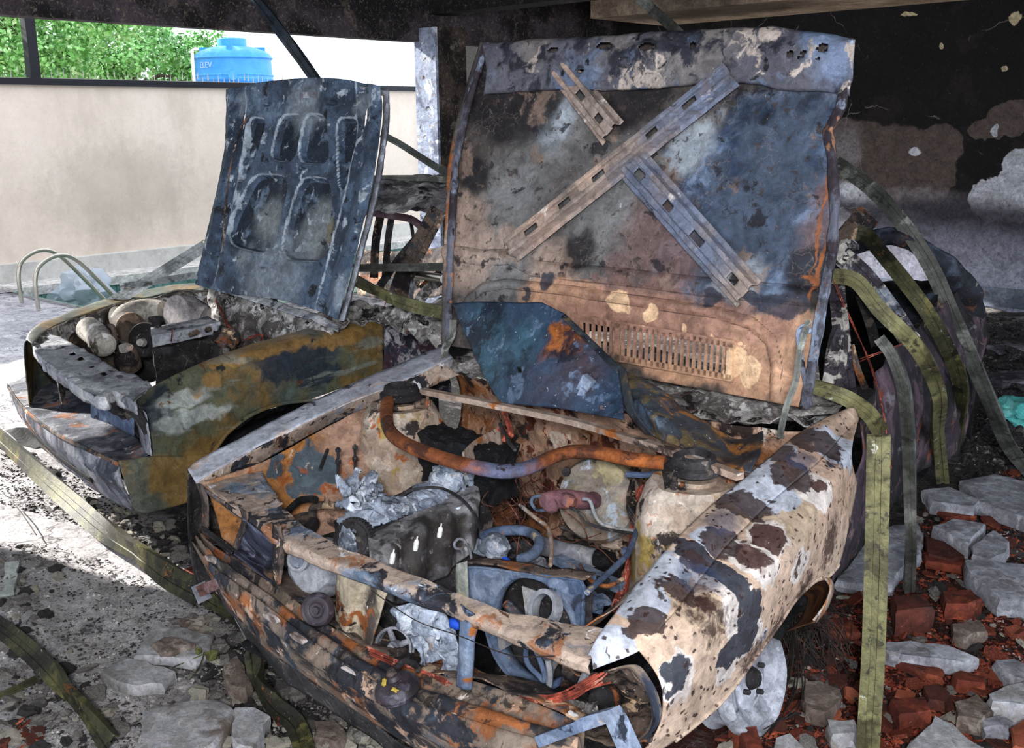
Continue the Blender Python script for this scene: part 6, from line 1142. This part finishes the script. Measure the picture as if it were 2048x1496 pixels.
SL = [
 ('concrete_slab', 'grey slab with ragged long edge at right, below the sagging tail of the car', [(1845, 978), (1900, 974), (1962, 1000), (1950, 1012), (1905, 1008), (1862, 1002)], m_conc, .06),
 ('concrete_slab', 'large grey slab at the right edge above the smaller broken slabs', [(1922, 960), (1985, 946), (2060, 962), (2060, 1040), (2000, 1020), (1955, 1002)], m_conc, .06),
 ('concrete_slab', 'big pale slab half hidden behind the long olive strip', [(1676, 1158), (1700, 1112), (1735, 1068), (1790, 1048), (1838, 1044), (1846, 1075), (1838, 1108), (1800, 1138), (1782, 1168), (1720, 1166)], m_conc, .05),
 ('concrete_slab', 'angular grey slab leaning between the terracotta pieces at right', [(1866, 1052), (1905, 1036), (1972, 1046), (1958, 1066), (1938, 1086), (1905, 1072)], m_conc, .07),
 ('concrete_slab', 'five-sided pale slab just above the largest slab on the right edge', [(1945, 1092), (1988, 1058), (2022, 1082), (2008, 1104), (1976, 1120), (1944, 1112)], m_conc, .06),
 ('concrete_slab', 'largest thick grey slab cut by the right frame edge', [(1930, 1118), (1960, 1118), (2060, 1128), (2060, 1200), (2000, 1196), (1965, 1172), (1935, 1140)], m_conc, .07),
 ('concrete_slab', 'flat lens-shaped grey slab lying right of the long olive strip', [(1768, 1282), (1820, 1282), (1900, 1292), (1955, 1312), (1925, 1322), (1850, 1316), (1800, 1308), (1768, 1298)], m_conc, .05),
 ('concrete_slab', 'small squarish pale slab touching the long olive strip near the bottom', [(1656, 1440), (1712, 1440), (1714, 1464), (1660, 1468)], m_concw, .05),
 ('concrete_slab', 'pointed pale slab at the bottom edge right of the olive strip', [(1815, 1490), (1868, 1430), (1905, 1448), (1940, 1478), (1975, 1500), (1960, 1520), (1820, 1520)], m_concw, .06),
 ('concrete_slab', 'white-topped brown chunk at the right edge near the bottom', [(1975, 1388), (2010, 1372), (2060, 1352), (2060, 1412), (2020, 1406), (1990, 1404)], m_concw, .07),
 ('concrete_slab', 'thin grey slab at the bottom right between tile fragments', [(1962, 1440), (2005, 1428), (2030, 1442), (2020, 1452), (1970, 1452)], m_conc, .04),
 ('concrete_slab', 'sloping grey slab above the bottom right corner', [(1990, 1320), (2030, 1318), (2060, 1335), (2060, 1360), (2010, 1346)], m_conc, .05),
 ('mortar_chunk', 'flat brown mortar chunk beside the bare wheel', [(1602, 1362), (1640, 1362), (1682, 1378), (1684, 1398), (1650, 1424), (1608, 1412)], m_mort, .05),
 ('concrete_slab', 'white angular slab piece under the wire ends by the wheel', [(1548, 1476), (1582, 1466), (1612, 1500), (1600, 1520), (1550, 1516)], m_concw, .05),
 ('mortar_chunk', 'dark brown stained chunk right of the olive strip near the bottom', [(1915, 1400), (1960, 1392), (1985, 1420), (1960, 1440), (1915, 1432)], m_mort, .05),
 ('mortar_chunk', 'brown mortar chunk below the lens-shaped slab', [(1902, 1245), (1960, 1240), (1975, 1262), (1930, 1276), (1905, 1268)], m_mort, .04),
 ('concrete_slab', 'flat pale slab with a brown mortar patch at lower left', [(268, 1308), (310, 1246), (372, 1256), (426, 1270), (420, 1300), (392, 1322), (330, 1312)], m_concw, .035),
 ('concrete_slab', 'cracked pale slab left of the dry weed at lower left', [(205, 1340), (240, 1312), (290, 1322), (352, 1342), (330, 1368), (270, 1372), (225, 1362)], m_concw, .035),
 ('concrete_slab', 'largest pale slab on the left, at the bottom frame edge', [(288, 1420), (350, 1402), (440, 1396), (474, 1418), (452, 1452), (424, 1488), (380, 1520), (270, 1520)], m_concw, .045),
 ('concrete_slab', 'smaller pale slab right of the largest left one', [(470, 1414), (505, 1412), (542, 1428), (525, 1462), (505, 1496), (470, 1490), (462, 1450)], m_concw, .05),
 ('mortar_chunk', 'porous tan mortar chunk beside the dark twisted strip', [(446, 1326), (470, 1310), (492, 1330), (502, 1362), (492, 1376), (455, 1368)], m_mort, .05),
 ('mortar_chunk', 'small brown mortar lump on the slab with the brown patch', [(308, 1286), (325, 1272), (365, 1276), (385, 1286), (350, 1300), (318, 1302)], m_mort, .02, .035),
 ('mortar_chunk', 'flat tan mortar scab above the slab with the brown patch', [(360, 1240), (385, 1230), (420, 1238), (400, 1254), (368, 1254)], m_mort, .015),
 ('tile_piece', 'narrow pale tile lying at the left frame edge', [(2, 1190), (12, 1122), (38, 1120), (28, 1186)], mk('pale_glazed_tile', 'b4bab4', [('n', '9aa09a', 4, .55, .1), ('v', '4a4a44', 30, .08, .03)], rough=.4, bump=.1), .012),
 ('mortar_chunk', 'cream stone chunk in the small rubble under the bumper', [(618, 1336), (640, 1330), (658, 1346), (640, 1360), (620, 1352)], m_mort, .03),
 ('mortar_chunk', 'cluster-side grey stone chunk below the pale strip end at bottom centre', [(630, 1440), (665, 1436), (690, 1460), (668, 1484), (635, 1474)], m_mort, .04),
]
for k, s in enumerate(SL):
    slabpoly(s[0], s[1], {'concrete_slab': 'concrete slab', 'mortar_chunk': 'mortar chunk', 'tile_piece': 'tile'}[s[0]], s[2], s[3], s[4], z=(s[5] if len(s) > 5 else 0), seed=k)
# terracotta pieces placed one by one
BR = [
 ('upright hollow terracotta brick piece right of the pale green strip foot', [(1784, 1192), (1850, 1186), (1864, 1214), (1792, 1222)], .09),
 ('flat orange terracotta shard below the wheel arch', [(1645, 1238), (1690, 1232), (1722, 1262), (1700, 1268), (1650, 1262)], .03),
 ('long curved terracotta shard in front of the lens-shaped slab', [(1786, 1318), (1830, 1316), (1888, 1338), (1888, 1356), (1850, 1346)], .025),
 ('pentagonal orange shard below the lens-shaped slab', [(1846, 1372), (1880, 1366), (1898, 1382), (1890, 1404), (1856, 1400)], .03),
 ('tall terracotta block standing at the bottom edge left of the small squarish slab', [(1480, 1456), (1512, 1450), (1528, 1500), (1495, 1510)], .07),
 ('terracotta block beside the long olive strip above the pointed slab', [(1778, 1398), (1850, 1392), (1862, 1420), (1800, 1430)], .05),
 ('pair-edged terracotta wedge left of the tall block at the bottom', [(1456, 1456), (1474, 1448), (1488, 1470), (1470, 1480)], .04),
 ('dark ribbed terracotta slab under the angular grey slab', [(1850, 1072), (1890, 1082), (1930, 1112), (1905, 1120), (1855, 1108)], .04),
 ('flat terracotta plate under the pale green strip foot', [(1846, 1104), (1900, 1112), (1935, 1118), (1920, 1132), (1850, 1122)], .03),
 ('hollow terracotta brick end left of the largest grey slab', [(1885, 1182), (1940, 1178), (1965, 1196), (1935, 1208), (1890, 1206)], .06),
 ('thin terracotta shard above the angular grey slab', [(1870, 1018), (1930, 1014), (1952, 1030), (1890, 1034)], .02),
 ('rounded terracotta lump at the right edge by the bottom corner', [(2022, 1455), (2060, 1430), (2060, 1500), (2030, 1490)], .06),
 ('terracotta wedge leaning on the white-topped chunk', [(1900, 1348), (1920, 1340), (1972, 1352), (1968, 1366), (1915, 1362)], .04),
 ('small red terracotta shard on the floor left of the bumper bracket', [(368, 1138), (388, 1130), (400, 1142), (384, 1150)], .02),
 ('terracotta fragment beside the pale twisted strip near bottom centre', [(545, 1420), (570, 1412), (575, 1430), (556, 1438)], .025),
]
for k, (lb, px, th) in enumerate(BR):
    slabpoly('terracotta_shard', lb, 'terracotta shard', px, m_brick, th, seed=k+50, rough_=.004)
# scattered small pieces: each an object copied from a few prototypes
def proto(kind, seed):
    rng = random.Random(seed); 
    if kind == 'brick':
        n = rng.choice((4, 5, 5, 6)); ol = [Vector((math.cos(i*2*math.pi/n+rng.uniform(-.3, .3))*rng.uniform(.6, 1), math.sin(i*2*math.pi/n+rng.uniform(-.3, .3))*rng.uniform(.4, .9), 0)) for i in range(n)]
        return MB().prism(ol, Vector((rng.uniform(-.1, .1), 0, rng.uniform(.18, .4)))).v, MB().prism(ol, Vector((0, 0, .3))).f
    mb = MB().rock((0, 0, 0), (1, rng.uniform(.6, .9), rng.uniform(.35, .7)), seed, 2, .75); return mb.v, mb.f
def scatter(name, cat, label, group, region, n, smin, smax, mat, kind, seed, protos=5, excl=None):
    rng = random.Random(seed); PR = []
    for k in range(protos):
        v, f = proto(kind, seed*10+k); me = bpy.data.meshes.new(name); me.from_pydata([tuple(x) for x in v], [], f); me.materials.append(mat)
        PR.append(me)
    first = None; xs = [p[0] for p in region]; ys = [p[1] for p in region]; k = 0; tries = 0
    while k < n and tries < n*40:
        tries += 1; x, y = rng.uniform(min(xs), max(xs)), rng.uniform(min(ys), max(ys))
        if poly_sd((x, y), region) > 0: continue
        p = PZ(x, y, 0); s = smin+(smax-smin)*rng.random()**2.2
        if first is None:
            o = bpy.data.objects.new(name, PR[0]); COL.objects.link(o); top(o, label, cat, group); first = o
        else:
            o = first.copy(); o.data = PR[k % protos]; COL.objects.link(o)
        o.location = (p.x, p.y, .004+s*.12+.018*fbm((p.x, p.y, 0), 3.0, 4)-.01); o.rotation_euler = (rng.gauss(0, .25), rng.gauss(0, .25), rng.uniform(0, 6.28)); o.scale = (s, s, s*rng.uniform(.5, 1)); k += 1
RR = [(1690, 1180), (1900, 960), (2055, 930), (2055, 1500), (1420, 1500), (1520, 1420), (1600, 1260)]
scatter('terracotta_fragment', 'terracotta fragment', 'small broken terracotta fragment in the red rubble right of the foreground car', 'red rubble fragments on the right', RR, 290, .012, .055, m_brick, 'brick', 21)
scatter('plaster_crumb', 'plaster crumb', 'small grey or charred crumb among the red rubble right of the foreground car', 'grey crumbs on the right', RR, 240, .008, .035, m_stone, 'rock', 22)
RL = [(0, 1090), (60, 1080), (200, 1110), (380, 1180), (460, 1240), (560, 1330), (720, 1440), (760, 1500), (0, 1500)]
scatter('plaster_chunk', 'plaster chunk', 'small pale plaster chunk on the ashy floor at lower left', 'plaster chunks at lower left', [(330, 1240), (440, 1230), (560, 1330), (800, 1500), (440, 1500), (380, 1360)], 190, .010, .045, m_stone, 'rock', 23)
scatter('ash_crumb', 'ash crumb', 'tiny crumb on the grey floor along the left frame edge', 'crumbs at the left edge', [(0, 1090), (60, 1090), (130, 1150), (90, 1240), (230, 1380), (260, 1500), (0, 1500)], 130, .008, .035, m_stone, 'rock', 24)
scatter('brick_chip', 'brick chip', 'small red brick chip on the grey floor in the bottom left corner', 'red chips at bottom left', [(0, 1440), (80, 1450), (100, 1500), (0, 1500)], 26, .012, .03, m_brick, 'brick', 25)
scatter('flat_chip', 'chip', 'flat grey chip on the dark floor under the second car bumper', 'flat chips under the second car bumper', [(0, 870), (60, 900), (160, 990), (300, 1040), (400, 1060), (420, 1180), (330, 1150), (180, 1040), (0, 900)], 110, .012, .04, m_stone, 'rock', 26)
scatter('rubble_lump', 'rubble lump', 'dark rubble lump on the floor far right behind the tail', 'dark lumps behind the tail', [(1975, 640), (2055, 640), (2055, 900), (1990, 880)], 90, .02, .09, mk('dark_ash_lump', '3b3436', [('n', '1d1a1c', 5, .5, .08), ('n', '8b8590', 8, .6, .05)], bump=.7, local=True), 'rock', 27)
# gravel and grit nobody could count
def grit(name, region, n, smin, smax, mat, label, seed):
    rng = random.Random(seed); vs = []; fs = []; xs = [p[0] for p in region]; ys = [p[1] for p in region]; k = 0
    while k < n:
        x, y = rng.uniform(min(xs), max(xs)), rng.uniform(min(ys), max(ys))
        if poly_sd((x, y), region) > 0: continue
        p = PZ(x, y, 0); p.z = .018*fbm((p.x, p.y, 0), 3.0, 4)-.018+.012*fbm((p.x, p.y, 1), 9, 1)+.004; s = smin+(smax-smin)*rng.random()**3; b = len(vs)
        a = rng.uniform(0, 6.28); ca, sa = math.cos(a), math.sin(a)
        for (u, v, w) in ((1, 0, 0), (.2, .8, 0), (-.9, .3, 0), (-.3, -.8, 0), (.3, .1, .7), (-.4, 0, .6)):
            u *= rng.uniform(.6, 1.1); v *= rng.uniform(.6, 1.1); vs.append((p.x+s*(u*ca-v*sa), p.y+s*(u*sa+v*ca), p.z+s*w*rng.uniform(.4, 1)))
        fs += [(b, b+1, b+4), (b+1, b+2, b+5, b+4), (b+2, b+3, b+5), (b+3, b, b+4, b+5)]; k += 1
    o = link(name, vs, fs, mat, None, smooth=False); top(o, label, 'gravel'); o['kind'] = 'stuff'
mg1 = mk('grey_grit', '7d7874', [('n', '3a3534', 14, .50, .03), ('n', 'b9b4ae', 18, .56, .03)], bump=0)
mg2 = mk('red_grit', '7d3524', [('n', '2c1d1a', 14, .50, .03), ('n', 'b9b4ae', 22, .62, .02), ('n', 'a85236', 12, .58, .03)], bump=0)
mg3 = mk('dark_grit', '2c2829', [('n', '6a645f', 14, .58, .03), ('n', 'b9b4ae', 22, .66, .02)], bump=0)
grit('red_grit', RR, 9000, .003, .018, mg2, 'fine red brick grit covering the floor right of the foreground car', 1)
grit('grey_grit', RL, 9000, .002, .012, mg1, 'fine pale grit covering the floor at lower left', 2)
grit('dark_grit', [(0, 860), (300, 1040), (420, 1000), (480, 1250), (760, 1440), (860, 1500), (700, 1500), (400, 1200), (200, 1060), (0, 1000)], 5000, .003, .014, mg3, 'charred grit on the floor between and under the two cars', 3)
grit('dark_grit', [(1960, 620), (2055, 640), (2055, 960), (1900, 960), (1960, 800)], 4000, .006, .03, mg3, 'charred grit on the floor behind the tail at right', 4)
# odd things
o = MB().rock(PZ(2038, 826, .05), (.14, .10, .07), 3, 4, .6).build('turquoise_bag', mk('turquoise_plastic', '5fc4c0', [('n', '8fe0da', 12, .55, .06)], rough=.4, bump=.3)); top(o, 'small turquoise plastic bag on the dark floor at the right edge', 'plastic bag')
wd = thing('dry_weed', PZ(425, 1310, .0), 'small dried olive leaf cluster on the left rubble beside the pale slab', 'dried plant')
m_weed = mk('dry_olive_leaf', '57562f', [('n', '2e2a1c', 12, .55, .06), ('n', '86834e', 9, .6, .05)], bump=.2)
MB().tube([PZ(345, 1335, .01), PZ(380, 1320, .03), PZ(412, 1306, .05)], .002, 5, sm=4).tube([PZ(378, 1360, .01), PZ(400, 1330, .04), PZ(408, 1304, .05)], .002, 5, sm=4).build('stem', m_weed, wd)
net('leaf', [[PZ(408, 1308, .05), PZ(422, 1300, .06), PZ(438, 1304, .05)], [PZ(412, 1318, .02), PZ(424, 1322, .02), PZ(434, 1314, .03)]], m_weed, wd, nu=14, nv=10, thick=.001, crump=.006, cs=30)
net('leaf', [[PZ(390, 1300, .06), PZ(396, 1294, .07), PZ(404, 1300, .06)], [PZ(392, 1306, .04), PZ(398, 1308, .04), PZ(404, 1306, .04)]], m_weed, wd, nu=10, nv=8, thick=.001, crump=.006, cs=30)
# flat lilac-grey sheets on the far right floor
for k, (px, lb) in enumerate([([(1965, 750), (2000, 740), (2055, 742), (2055, 762), (1990, 772)], 'long pale lilac sheet on the floor behind the tail, nearer one'), ([(1975, 690), (2020, 680), (2055, 684), (2055, 694), (2000, 702)], 'thin grey sheet farther back on the right floor')]):
    slabpoly('lilac_sheet', lb, 'ash sheet', px, mk('flaky_lilac_grey', '77717c', [('n', '2f2b33', 4, .5, .06), ('n', 'a8a3ad', 9, .6, .05)], bump=.8), .03, seed=70+k)
